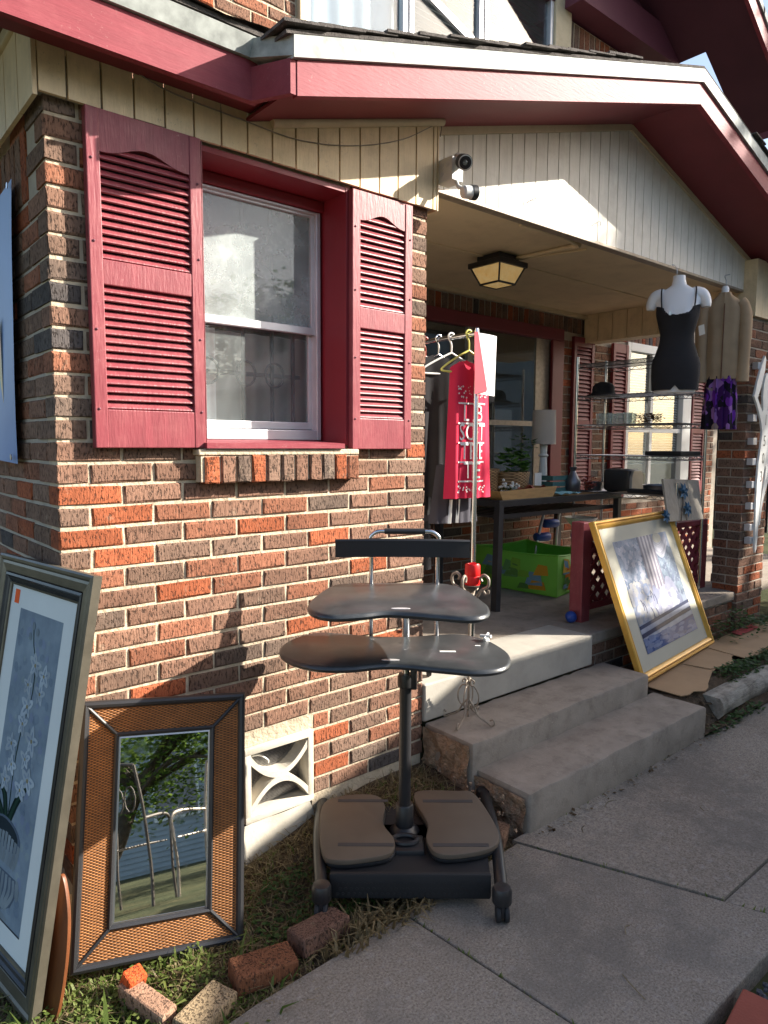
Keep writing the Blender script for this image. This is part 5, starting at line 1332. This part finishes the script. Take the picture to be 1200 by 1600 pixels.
db=thing('dried_bunch','bunch of dark red dried flowers on the table','flowers',(4.20,.95,tbz)); leaves(120,(4.20,.95,tbz+.07),(.10,.08,.06),.035,'h_red','petals',db,kind='stuff')

# --- green playpen
pp_=thing('play_pen','bright green pop-up fabric play pen under the table','play pen',(3.6,1.0,PF))
qn=[(3.51,.72),(4.00,.84),(3.95,1.44),(3.42,1.42),(3.12,1.30)]; ht=.30
qn=[(3.51,.715),(3.99,.82),(4.02,1.40),(3.46,1.46)]
for i in range(4):
    a=Vector((*qn[i],0)); c=Vector((*qn[(i+1)%4],0)); nrm=(c-a).cross(Vector((0,0,1))).normalized()
    b=MB(); b.sheet(lambda u,v:tuple(a+(c-a)*u+nrm*(.03*math.sin(math.pi*u)*math.sin(math.pi*v))+Vector((0,0,PF+.006+ht*v*(1-.06*math.sin(math.pi*u))))),16,8); b.build('side_panel','green',pp_,smooth=True)
    pr2=[]
    def prw(u,v,off=.004,a=a,c=c,nrm=nrm): return tuple(a+(c-a)*u+nrm*(.03*math.sin(math.pi*u)*math.sin(math.pi*v)+off)+Vector((0,0,PF+.006+ht*v*(1-.06*math.sin(math.pi*u)))))
    pb=MB()
    if i in (0,3):
        for k in range(16):
            u0=random.uniform(.1,.8); v0=random.uniform(.08,.6); du=random.uniform(.10,.24); dv=random.uniform(.15,.34); cc=random.choice([(.55,.30,.03),(.60,.16,.02),(.20,.42,.05),(.12,.30,.10),(.16,.30,.40),(.62,.40,.06),(.10,.24,.06)])
            pb.add([prw(u0,v0,.004+k*.0003),prw(u0+du,v0+.02,.004+k*.0003),prw(u0+du*.9,v0+dv,.004+k*.0003),prw(u0+du*.3,v0+dv*1.1,.004+k*.0003)],[(0,1,2,3)],cc)
        pb.build('printed_panel','printmatte',pp_,kind='stuff')
    rr_=MB(); rr_.tube([tuple(Vector(prw(u/12,1,0))) for u in range(13)],.007,8); rr_.tube([prw(0,v/4,0) for v in range(5)],.006,8); rr_.build('rim','green',pp_,smooth=True)
MB().add([(x,y,PF+.004) for x,y in qn],[(0,1,2,3)]).build('floor_sheet','green',pp_)

# --- blue foam rollers and ball, white bowl
er=thing('exercise_frame','grey tube exercise frame with blue foam rollers behind the play pen','exercise frame',(4.2,1.35,PF))
for (x,z) in ((4.21,.915),(4.10,.81)): MB().lathe([(.03,-.07),(.036,-.06),(.036,.06),(.03,.07)],16,(x,1.30,z),(1,-.3,0)).build('foam_roller','blueplastic',er,smooth=True)
MB().tube(catmull([(4.0,1.30,PF),(4.02,1.30,.7),(4.06,1.30,.85),(4.12,1.3,1.02)],5,False),.012,10).build('frame_tube','steel',er,smooth=True)
MB().tube(catmull([(4.28,1.30,PF),(4.29,1.30,.7),(4.30,1.30,.85),(4.33,1.3,1.02)],5,False),.012,10).build('frame_tube','steel',er,smooth=True)
b=MB(); b.lathe([(.006,-.034),(.022,-.030),(.034,-.016),(.037,0),(.034,.016),(.022,.030),(.006,.034)],18,(3.0,.235,PF+.038),(.6,-.7,.3)); b.lathe([(.012,.0335),(.012,.037)],12,(3.0,.235,PF+.038),(-.6,-.75,.1))
tag(b.build('toy_wheel','blueplastic',smooth=True),'small dark blue toy wheel on the porch floor by the red post','toy')
b=MB(); b.lathe([(.05,0),(.10,.05),(.13,.09),(.125,.092),(.09,.05),(.04,.012)],24,(4.2,1.0,.90)); b.lathe([(.04,-.424),(.03,-.40),(.02,-.02),(.05,.0)],14,(4.2,1.0,.90)); tag(b.build('white_basin','white',smooth=True),'white basin behind the red newel post','basin')

# --- wire shelving with its goods
sv=thing('wire_shelving','tall chrome wire shelving unit across the end of the porch','shelf',(4.2,.2,PF))
sx0,sx1,sy0,sy1=4.20,4.60,.215,1.075; zs=(2.20,1.95,1.725,1.487,1.20)
for (x,y,zt) in ((sx0,sy1,2.26),(sx1,sy1,2.26),(sx1,sy0,2.26),(sx0,sy0,1.30)):
    MB().lathe([(.0115,PF),(.0115,zt)],12,(x,y,0)).build('post','chrome',sv,smooth=True)
for z in zs:
    b=MB()
    for dz in (0,-.028):
        for p,q in (((sx0,sy0),(sx0,sy1)),((sx1,sy0),(sx1,sy1)),((sx0,sy0),(sx1,sy0)),((sx0,sy1),(sx1,sy1))): b.tube([(p[0],p[1],z+dz),(q[0],q[1],z+dz)],.003,6)
    n=26
    for x in (sx0,sx1): b.tube([(x,sy0+(sy1-sy0)*i/n,z-(.028 if i%2 else 0)) for i in range(n+1)],.0022,5)
    for y in (sy0,sy1): b.tube([(sx0+(sx1-sx0)*i/12,y,z-(.028 if i%2 else 0)) for i in range(13)],.0022,5)
    for i in range(1,40): y=sy0+(sy1-sy0)*i/40; b.tube([(sx0,y,z+.003),(sx1,y,z+.003)],.0018,5)
    b.build('shelf_rack','panm',sv)
ht_=MB(); ht_.lathe([(.135,0),(.14,.006),(.10,.016),(.088,.03),(.085,.075),(.065,.10),(.03,.112),(0.002,.113)],28,(4.38,.95,1.956)); tag(ht_.build('brimmed_hat','blackcloth',smooth=True),'black brimmed hat on the second shelf of the wire rack','hat')
M['clear']=glass_mat('clear_plastic',.25)
for i,(x,y) in enumerate(((4.27,.90),(4.27,.82),(4.30,.74),(4.27,.66),(4.40,.86),(4.40,.70))):
    b=MB(); b.lathe([(.026,0),(.034,.085),(.033,.085),(.025,.004)],18,(x,y,1.731)); tag(b.build('plastic_cup','clear',smooth=True),['clear plastic cup at the far end of the third shelf','second clear cup from the far end of the third shelf','third clear cup from the far end of the third shelf','clear cup next to the dried flowers on the third shelf','clear cup standing in the back row, far end','clear cup standing in the back row, near end'][i],'cup','clear cups on the wire shelf')
db=thing('dried_flowers','clump of brown dried flowers on the third wire shelf','flowers',(4.32,.52,1.73)); leaves(260,(4.32,.52,1.77),(.06,.12,.045),.03,'dried','petals',db,kind='stuff')
o=MB().bbox(4.25,4.55,.22,.50,1.493,1.525,.006).build('black_tray','blackm'); tag(o,'flat black box on the fourth wire shelf','box')
ts=thing('toaster','black and silver two slot toaster on the bottom wire shelf','toaster',(4.35,.70,1.2))
MB().bbox(4.26,4.44,.62,.86,1.206,1.385,.035).build('shell','black',ts,smooth=True); 
b=MB(); b.prism([(4.27+.16*u,.606,1.21+.16*v) for u,v in ((0,0),(1,0),(1,.7),(.85,1),(.15,1),(0,.7))],(0,.02,0)); b.build('silver_end','toasterw',ts); MB().box(4.30,4.32,.66,.82,1.3845,1.3865).build('slot','blackm',ts)
for (x,y,r_,lab) in ((4.33,.98,.075,'small round dark pan at the far end of the bottom wire shelf'),(4.36,.42,.13,'large round cake pan near the toaster')):
    b=MB(); b.lathe([(r_*.9,0),(r_,.065),(r_+.008,.067),(r_*.97,.06),(r_*.87,.006)],28,(x,y,1.206)); tag(b.build('baking_pan','panm',smooth=True),lab,'pan','pans on the wire shelf')
o=MB().bbox(4.22,4.30,.32,.62,1.206,1.24,.01).build('dark_box','blackm'); tag(o,'flat dark tin in front of the cake pan','tin')
cr=MB(); cr.bbox(5.9,6.3,1.62,1.7,1.14,1.28,.01); tag(cr.build('cream_box','cream'),'cream box standing inside the window with blinds','box')

# --- board with blue metal flowers
fb=thing('flower_board','grey wood board with blue metal flowers standing above the porch railing','wall art',(4.0,.14,1.03))
c0=[Vector((3.985,.15,1.045)),Vector((4.49,.15,1.03)),Vector((4.575,.24,1.31)),Vector((4.05,.24,1.335))]
ex=(c0[1]-c0[0]).normalized(); ez=(c0[3]-c0[0]).normalized(); ny=ez.cross(ex).normalized()
for i in range(3):
    a=c0[0]+(c0[1]-c0[0])*(i/3+.004); b_=c0[0]+(c0[1]-c0[0])*((i+1)/3-.004); d=c0[3]+(c0[2]-c0[3])*(i/3+.004); e=c0[3]+(c0[2]-c0[3])*((i+1)/3-.004)
    MB().prism([a,b_,e,d],tuple(ny*.015)).build('plank','greywood',fb)
def mflower(c,r_,name):
    b=MB()
    for q in range(7):
        a=q*2*math.pi/7+.2; t=ex*math.cos(a)+ez*math.sin(a); s_=ex*-math.sin(a)+ez*math.cos(a)
        b.add([c,c+t*r_*.5+s_*r_*.24-ny*.012,c+t*r_-ny*.006,c+t*r_*.5-s_*r_*.24-ny*.012],[(0,1,2,3)])
    b.blob(c-ny*.008,r_*.2,1); b.build(name,'flower_blue',fb)
fc=lambda u,v:c0[0]+(c0[1]-c0[0])*u+(c0[3]-c0[0])*v-ny*.012
mflower(fc(.46,.68),.075,'flower'); mflower(fc(.50,.26),.065,'flower'); mflower(fc(-.12,.12),.06,'flower')
b=MB(); b.tube([fc(.47,.68),fc(.42,.40),fc(.30,.0)],.004,6); b.tube([fc(.50,.26),fc(.46,.0)],.004,6); b.build('stem','iron',fb)

# --- mannequin torso in black top and shorts
def torso_mtx(x,y,z):
    d=Vector((-.607-x,-2.26-y,0)).normalized(); xr=Vector((-d.y,d.x,0)); return frame_mtx((x,y,z),xr,-d,(0,0,1))
mq=thing('mannequin','white half torso mannequin in a black camisole and shorts hanging from the porch gable','mannequin',torso_mtx(3.70,.0,1.90)@Matrix.Diagonal((.80,.85,1,1)))
prof=[(.0,.150,.085),(.03,.155,.09),(.10,.165,.10),(.17,.168,.105),(.24,.150,.09),(.31,.122,.075),(.36,.118,.075),(.42,.135,.09),(.47,.150,.105),(.52,.155,.095),(.56,.170,.08),(.60,.178,.065),(.625,.150,.055),(.645,.09,.050),(.665,.055,.046),(.70,.046,.044),(.72,.045,.043)]
def ring_loft(prof,seg=36,grow=0,zoff=0):
    b=MB(); base=0
    for z,a,d in prof:
        for k in range(seg):
            t=2*math.pi*k/seg; cx=math.cos(t); sy=math.sin(t); e=.8
            y=(abs(sy)**e)*math.copysign(1,sy)*(d+grow)
            bust=0
            if .40<z<.56 and sy<0: bust=-.022*math.exp(-((z-.475)/.035)**2)*(math.exp(-((cx-.48)/.25)**2)+math.exp(-((cx+.48)/.25)**2))
            b.v.append(Vector(((a+grow)*cx,y+bust,z+zoff)))
    n=len(prof)
    for i in range(n-1):
        for k in range(seg): b.f.append([i*seg+k,i*seg+(k+1)%seg,(i+1)*seg+(k+1)%seg,(i+1)*seg+k]); b.c.append(None)
    b.f.append(list(range(seg))[::-1]); b.c.append(None); b.f.append([(n-1)*seg+k for k in range(seg)]); b.c.append(None)
    return b
body=ring_loft(prof)
for s_ in (-1,1):
    body.tube(catmull([(s_*.10,0,.60),(s_*.155,0,.598),(s_*.182,0,.582),(s_*.198,0,.548),(s_*.200,.0,.522)],4,False),[.045,.048,.050,.049,.047,.046,.045,.045,.044,.043,.042,.041,.040,.038,.036,.034,.032],16)
    body.tube([(s_*.078,0,.04),(s_*.080,0,-.002)],[.074,.072],20)
body.build('body','skin_w',mq,smooth=True,local=True)
top=[p for p in prof if .10<=p[0]<=.53]
cam_=ring_loft([(.13,.168,.103)]+[p for p in prof if .17<=p[0]<=.52]+[(.535,.155,.088)],36,.006)
for v in cam_.v:
    if v.z>.50:
        k=abs(v.x)/.15; v.z-= .05*(1-min(1,k))**1 if v.y<0 else .03
cam_.f=cam_.f[:-2]; cam_.c=cam_.c[:-2]
cam_.build('camisole','blackcloth',mq,smooth=True,local=True)
b=MB()
for s_ in (-1,1): b.tube(catmull([(s_*.115,-.095,.50),(s_*.122,-.078,.56),(s_*.125,-.04,.625),(s_*.122,.0,.645),(s_*.118,.05,.60),(s_*.11,.085,.53)],4,False),.006,6)
b.build('strap','blackcloth',mq,smooth=True,local=True)
sh_=ring_loft([(.012,.165,.10),(.06,.168,.105),(.11,.172,.108),(.17,.172,.11),(.215,.162,.10)],36,.008); sh_.f=sh_.f[:-2]; sh_.c=sh_.c[:-2]
for v in sh_.v:
    if v.z<.05 and abs(v.x)<.03: v.z+=.03
sh_.build('shorts','blackcloth',mq,smooth=True,local=True)
MB().lathe([(.014,0),(.012,.006)],12,(-.055,-.125,.478),(0,-1,0)).build('brooch','toasterw',mq,local=True)
b=MB(); b.add([(.16,-.06,.34),(.20,-.06,.35),(.19,-.06,.41),(.15,-.06,.40)],[(0,1,2,3),(3,2,1,0)]); b.build('price_tag','white',mq,local=True)
MB().tube(catmull([(-.02,.0,.72),(-.02,.0,.76),(-.035,.02,.79),(-.055,.03,.80)],4,False),.003,6).build('hook','steel',mq,local=True)

# --- jacket and printed skirt on a hanger
jm=torso_mtx(4.31,-.01,1.68)@Matrix.Diagonal((.82,.9,1,1))
jk=thing('suede_jacket','tan suede jacket hanging from the gable beside the brick pillar','jacket',jm,None)
jp=[(.34,.150,.07),(.40,.148,.075),(.50,.138,.075),(.62,.132,.072),(.72,.140,.072),(.80,.146,.065),(.85,.135,.055),(.885,.085,.045),(.905,.055,.04),(.92,.05,.038)]
jb_=ring_loft(jp,40,0)
for v in jb_.v:
    a=math.atan2(v.y,v.x); v.x+=.004*math.sin(a*5+v.z*6)*(1.2-v.z); v.y+=.004*math.sin(a*7+v.z*4)
for s_ in (-1,1): jb_.tube(catmull([(s_*.12,0,.85),(s_*.155,-.01,.80),(s_*.165,-.02,.66),(s_*.16,-.03,.48),(s_*.158,-.03,.32)],5,False),[.045]*6+[.05]*6+[.046]*5+[.05]*4,16)
jb_.build('cloth','suede',jk,smooth=True,local=True)
MB().tube([(-.001,-.085,.34),(.0,-.082,.6),(.001,-.07,.84)],.004,6).build('front_placket','brownwood',jk,local=True)
MB().lathe([(.028,.91),(.03,.95),(.02,.965)],16).build('neck_form','skin_w',jk,smooth=True,local=True)
MB().tube(catmull([(0,0,.96),(.005,.0,1.0),(-.01,.03,1.04),(.03,.05,1.05)],4,False),.003,6).build('hook','steel',jk,local=True)
sp_=ring_loft([(.0,.135,.075),(.08,.134,.076),(.2,.128,.074),(.30,.118,.07),(.36,.11,.065)],44,0)
for v in sp_.v:
    a=math.atan2(v.y,v.x); v.x+=.006*math.sin(a*8+v.z*3); v.y+=.012*math.sin(a*10)
o=sp_.build('printed_skirt','skirt',smooth=True,local=True); o.matrix_world=jm; tag(o,'purple and black patterned skirt hanging below the tan jacket','skirt')

# --- house number figure on the pillar
hn=thing('house_number_figure','white cut-out dancing figure with house numbers mounted on the brick pillar','house number',(4.95,-.05,.8))
FIG=[(4.885,2.225),(4.905,2.20),(4.895,2.12),(4.84,1.99),(4.795,1.915),(4.84,1.865),(4.888,1.82),(4.905,1.83),(4.895,1.88),(4.885,1.93),(4.888,2.02),(4.915,2.085),(4.945,2.105),(4.975,2.08),(5.0,2.01),(4.998,1.92),(4.98,1.86),(4.972,1.825),(5.00,1.83),(5.05,1.875),(5.09,1.92),(5.05,2.0),(5.0,2.11),(4.985,2.2),(5.005,2.225),(5.04,2.15),(5.11,2.0),(5.155,1.925),(5.11,1.83),(5.03,1.745),(5.01,1.66),(5.04,1.56),(5.09,1.42),(5.06,1.30),(5.00,1.18),(4.965,1.05),(4.958,.975),(4.945,.97),(4.943,1.08),(4.965,1.20),(5.00,1.32),(5.005,1.40),(4.99,1.43),(4.955,1.33),(4.935,1.15),(4.928,.95),(4.918,.80),(4.90,.765),(4.886,.80),(4.878,.92),(4.868,1.1),(4.862,1.28),(4.868,1.44),(4.895,1.56),(4.905,1.68),(4.875,1.75),(4.81,1.84),(4.735,1.925),(4.775,2.03),(4.845,2.17)]
b=MB(); b.prism([(x,-.062,z) for x,z in FIG],(0,.014,0)); b.build('figure','white',hn)
for (x,z) in ((4.845,2.15),(4.83,1.60),(4.81,1.77),(4.835,1.45),(4.845,1.28),(4.85,1.12),(4.85,.96),(4.865,.86)): MB().bbox(x-.035,x+.03,-.047,-.004,z-.025,z+.025,.003).build('spacer','alu',hn)
for ch_,x,z in (('1',4.955,1.755),('5',4.952,1.60),('0',4.945,1.47),('3',4.925,1.335)):
    text_mesh(ch_,.115,lambda x_,y_,x=x,z=z:(x+x_*.75-4.95,-.0133,z+y_-.8),hn,'black','numeral')

# ================================================================== GROUND COVER
def blades(n,area,h,mat,name,label,zf,lean=.6,wd=.004,dens=None,cat='grass'):
    b=MB(); k=0
    while k<n:
        x=random.uniform(area[0],area[1]); y=random.uniform(area[2],area[3])
        if dens and random.random()>dens(x,y): continue
        k+=1; z=zf(x,y)-.004; a=random.uniform(0,6.28); hh=h*random.uniform(.4,1.3); l_=random.uniform(.1,lean)*hh
        d=Vector((math.cos(a),math.sin(a),0)); s_=Vector((-d.y,d.x,0))*wd*random.uniform(.6,1.3)
        p=Vector((x,y,z)); m_=p+d*l_*.35+Vector((0,0,hh*.6)); t_=p+d*l_*1.1+Vector((0,0,hh*random.uniform(.55,1)))
        b.add([p-s_,p+s_,m_+s_*.7,t_,m_-s_*.7],[(0,1,2,4),(4,2,3)])
    return tag(b.build(name,mat),label,cat,kind='stuff')
def dn(x,y):
    v=mnoise.noise(Vector((x*7,y*7,4)))*.5+.5
    return (.15+.85*sst(.45,.1,x))*v
def edge(x,y): return y<-.03 and y>-.68
blades(7000,(-.75,1.45,-.74,-.06),.040,'grassg','grass','short green grass and weeds in the bed under the window',bed_z,1.2,.0042,lambda x,y:dn(x,y)*(1 if y>-.64+.0*x else (1 if x<.25 else 0)))
blades(10500,(-.75,1.5,-.70,-.03),.04,'grassd','dry_grass','dry straw coloured grass in the bed under the window',bed_z,2.2,.0028,lambda x,y:(.5+.5*sst(.0,.5,x))*(mnoise.noise(Vector((x*5,y*5,9)))*.5+.55))
blades(70,(-.35,.45,-.72,-.30),.09,'grassg','tall_grass','taller grass blades around the mirror and orchid print',bed_z,1.0,.006)
blades(220,(.55,.98,-.66,-.56),.07,'grassd','walk_edge_grass','grey dry grass tuft at the walk edge below the stand',lambda x,y:-.01,1.6,.005)
def weeds(n,area,size,mat,name,label,zf,dens=None):
    b=MB(); k=0
    while k<n:
        x=random.uniform(area[0],area[1]); y=random.uniform(area[2],area[3])
        if dens and random.random()>dens(x,y): continue
        k+=1; a=random.uniform(0,6.28); s_=size*random.uniform(.5,1.3); z=zf(x,y)+random.uniform(.0,.045)
        d=Vector((math.cos(a),math.sin(a),random.uniform(-.3,.5))).normalized(); q=d.cross(Vector((random.uniform(-.3,.3),random.uniform(-.3,.3),1))).normalized(); p=Vector((x,y,z))
        b.add([p,p+d*s_*.45+q*s_*.32,p+d*s_,p+d*s_*.45-q*s_*.32],[(0,1,2,3)])
    return tag(b.build(name,mat),label,'weeds',kind='stuff')
weeds(2600,(-.75,.30,-.76,-.28),.016,'grassg','leafy_weeds','bright green feathery weeds at the lower left of the photo',bed_z,lambda x,y:mnoise.noise(Vector((x*6,y*6,1)))*.6+.5)
weeds(900,(.45,.95,-.50,-.20),.020,'clover','clover_patch','green clover patch left of the stand base',bed_z,lambda x,y:mnoise.noise(Vector((x*6,y*6,2)))*.9+.3)
weeds(2300,(3.62,6.4,-.475,-.37),.028,'clover','clover','clover and weeds between the cardboard and the landscape timber',bed2_z,lambda x,y:mnoise.noise(Vector((x*3,y*6,2)))*.8+.65)
weeds(700,(4.3,5.6,-.22,-.02),.035,'clover','wall_weeds','weeds along the foot of the knee wall',lambda x,y:.19+max(0,.2*(1-abs(x-4.55)*2))*random.random(),lambda x,y:.4 if y>-.1 else .15)
weeds(260,(3.1,3.75,-.63,-.56),.028,'clover','step_weeds','weeds growing between the steps and the timber',lambda x,y:.0)
def litter(n,area,size,mat,name,label,zf):
    b=MB()
    for i in range(n):
        x=random.uniform(area[0],area[1]); y=random.uniform(area[2],area[3]); a=random.uniform(0,6.28); s_=size*random.uniform(.4,1.3)
        d=Vector((math.cos(a),math.sin(a),random.uniform(-.25,.25))); q=Vector((-d.y,d.x,random.uniform(-.3,.3))); p=Vector((x,y,zf(x,y)+.006))
        b.add([p,p+d*s_*.5+q*s_*.3,p+d*s_,p+d*s_*.5-q*s_*.3],[(0,1,2,3)])
    return tag(b.build(name,mat),label,'leaf litter',kind='stuff')
litter(1300,(-.6,1.53,-.64,-.02),.022,'litter','leaf_litter','brown leaf litter and bits on the soil under the window',bed_z)
litter(170,(3.06,3.7,-.56,-.46),.03,'litter','bed_litter','brown leaf litter beside the steps',bed2_z)
litter(90,(1.6,3.4,-.64,-.59),.02,'litter','step_litter','dead leaves along the foot of the steps',lambda x,y:.004)
jw=MB()
for i in range(110):
    t_=random.random()**1.5
    if i%3==0: x=1.53+1.4*random.random(); y=-.592
    elif i%3==1: y=-.6-.87*t_; x=xj(y)
    else: y=-.62-.8*t_; x=.873+(.945-.873)*(-.62-y)/.85
    a=random.uniform(0,6.28); h_=random.uniform(.006,.022); d=Vector((math.cos(a),math.sin(a),0))*.004; p=Vector((x+random.gauss(0,.003),y+random.gauss(0,.003),-.004))
    jw.add([p-d,p+d,p+Vector((d.y*2,d.x*2,h_))],[(0,1,2)])
tag(jw.build('joint_weeds','grassg'),'tiny weeds sprouting from the joints of the concrete walk','weeds',kind='stuff')
tw=MB()
for (x,y,a,l_) in ((1.15,-1.33,1.2,.10),(1.35,-1.15,.3,.05),(1.75,-.72,.5,.06),(2.0,-.66,.1,.08),(2.3,-.95,.8,.04)):
    tw.tube(catmull([(x,y,.004),(x+l_*.5*math.cos(a),y+l_*.5*math.sin(a)+.01,.006),(x+l_*math.cos(a),y+l_*math.sin(a),.004)],4,False),.0013,5)
tag(tw.build('straw_bits','grassd'),'bits of straw lying on the concrete walk','straw',kind='stuff')

# ================================================================== YARD BEHIND THE CAMERA (reflected in the mirror and panes; garage and some trees added to block light)
ga=thing('added_garage','unseen garage added and shaped to shade the walk and lower wall','garage',(6,-3,0))
GP=[(3.02,2.15),(3.87,2.51),(5.18,3.09),(5.72,3.26),(6.32,3.52),(13,3.53)]  # invented roofline, shaped to cast the shadow edge across wall and walk
b=MB(); b.prism([(3.25,-3.06,-.07),(13,-3.06,-.07)]+[(x,-3.06,z-.06) for x,z in GP[::-1]][:-1]+[(3.25,-3.06,2.19)],(0,-2.4,0)); b.build('wall','bluesiding',ga)
b=MB()
for (a,c) in zip(GP,GP[1:]): b.prism([(a[0],-3.0,a[1]-.06),(c[0],-3.0,c[1]-.06),(c[0],-3.0,c[1]),(a[0],-3.0,a[1])],(0,-2.6,0))
b.build('roof','roofgrey',ga); MB().box(7,9.4,-3.05,-3.03,-.05,2.2).build('garage_door','white',ga)

def tree(name,label,base,h,crown,rad,n,size,seed):
    random.seed(seed); t=thing(name,label,'tree',base); B=Vector(base); Cc=Vector(crown)
    b=MB(); b.tube(catmull([B,B+(Cc-B)*.3+Vector((.12,.05,0)),B+(Cc-B)*.65,Cc],5,False),[.16-.008*i for i in range(16)],10)
    for i in range(9):
        a=random.uniform(0,6.28); s_=B+(Cc-B)*random.uniform(.45,.9); e=Cc+Vector((math.cos(a)*rad[0]*.75,math.sin(a)*rad[1]*.75,random.uniform(-.5,.6)*rad[2])); m_=(s_+e)/2+Vector((0,0,.25))
        b.tube(catmull([s_,m_,e],5,False),[.055-.0045*k for k in range(11)],7)
    b.build('trunk','bark',t,smooth=True)
    b=MB(); cl=[]
    for i in range(46):
        d=Vector((random.gauss(0,1),random.gauss(0,1),random.gauss(0,1))).normalized()*random.uniform(.35,1)
        cl.append(Cc+Vector((d.x*rad[0],d.y*rad[1],d.z*rad[2])))
    for i in range(n):
        c=random.choice(cl); p=c+Vector((random.gauss(0,.26),random.gauss(0,.26),random.gauss(0,.2)))*max(rad)*.42
        a=random.uniform(0,6.28); s_=size*random.uniform(.6,1.3); d=Vector((math.cos(a),math.sin(a),random.uniform(-.8,.3))).normalized(); q=d.cross(Vector((random.uniform(-.5,.5),random.uniform(-.5,.5),1))).normalized()
        b.add([p,p+d*s_*.5+q*s_*.3,p+d*s_,p+d*s_*.5-q*s_*.3],[(0,1,2,3)])
    b.build('crown','leaf',t); return t
tree('shade_tree','leafy tree behind the walk reflected in the wicker mirror',(-1.75,-6.9,-.07),5,(-.6,-7.2,1.55),(2.3,1.2,.85),9000,.085,11)
tree('street_tree','tall tree beyond the added garage dappling the porch gable',(13.2,-5.6,-.07),8,(13.0,-5.6,8.15),(1.6,.7,1.0),8500,.17,12)
tree('added_tall_tree','unseen taller tree added behind the garage block to shade the upper eaves',(16.6,-5.6,-.07),11,(16.0,-5.6,10.0),(2.3,.9,2.3),11000,.2,15)  # put in to darken the upper eaves and the blind window
tree('yard_tree','tree across the street reflected in the window panes',(7.6,-12.6,-.07),8,(7.6,-12.6,3.4),(4.2,1.8,2.3),11000,.24,13)
tree('added_broad_tree','unseen broad tree added to block sky in the porch window reflection',(15,-10,-.07),6,(15,-10,4.0),(5.0,1.5,2.9),13000,.28,16)  # put in to keep bright sky out of the porch window pane
tree('added_broad_tree','second unseen broad tree, added farther right to block reflected sky',(19.5,-11.5,-.07),6,(19.5,-11.5,4.2),(4.0,1.2,3.0),14000,.28,17)  # put in to close the remaining gap of reflected sky
tree('garden_tree','tree on the left of the yard reflected in the upper windows',(-8.5,-13,-.07),8,(-8.3,-13,5.5),(3.4,3.2,3.0),6000,.25,14)
random.seed(21)
nh=thing('blue_house','blue sided house across the yard reflected in the mirror','house',(0,-17,0))
MB().box(-7,3.2,-24,-17.02,-.07,4.6).build('wall','bluesiding',nh)
for i in range(40): MB().prism([(-7.02,-17.0,i*.115),(-7.02,-17.02,i*.115+.112),(-7.02,-17.0199,i*.115)],(10.2,0,0)).build('siding_board','bluesiding',nh)
MB().prism([(-7.5,-16.6,4.5),(-7.5,-20.5,7.0),(-7.5,-24.5,4.5)],(11.2,0,0)).build('roof','roofgrey',nh)
for x in (-5.2,-2.2,1.0):
    f=MB(); f.box(x-.06,x+1.06,-16.99,-16.95,1.0,2.7); wn=f.build('window','white',nh); MB().box(x,x+1.0,-16.95,-16.945,1.06,2.64).build('pane','panm',wn)
MB().box(2.9,3.25,-17.03,-16.93,-.05,4.6).build('corner_board','white',nh)
def iron_chair(x,y,rz,label,mat='iron'):
    t=thing('garden_chair',label,'chair',Matrix.Translation((x,y,-.07))@Matrix.Rotation(R(rz),4,'Z'),'chairs in the yard'); b=MB()
    for sx in (-.24,.24):
        b.tube(catmull([(sx,.22,0),(sx,.20,.25),(sx,.22,.45),(sx*1.02,.28,.75),(sx*.9,.32,1.05)],4,False),.013,8); b.tube(catmull([(sx,-.24,0),(sx,-.22,.25),(sx,-.24,.45),(sx,-.24,.62),(sx,-.1,.66),(sx,.24,.64)],4,False),.012,8)
    b.tube([(-.215,.32,1.05),(0,.33,1.10),(.215,.32,1.05)],.013,8); b.build('frame',mat,t,smooth=True,local=True)
    b=MB()
    for i in range(9): b.tube([(-.2+i*.05,-.24,.45),(-.2+i*.05,.22,.45)],.006,6)
    b.build('seat',mat,t,local=True); b=MB()
    for i in range(4): cx=-.15+i*.1; b.tube([(cx+.045*math.cos(q*.628),.29,.80+.10*math.sin(q*.628)) for q in range(10)],.006,6,True)
    b.build('back_scroll',mat,t,smooth=True,local=True)
iron_chair(-.60,-4.3,15,'dark wrought iron chair reflected on the left of the mirror'); iron_chair(.05,-4.5,-150,'pale wicker framed chair reflected on the right of the mirror','beige_iron')
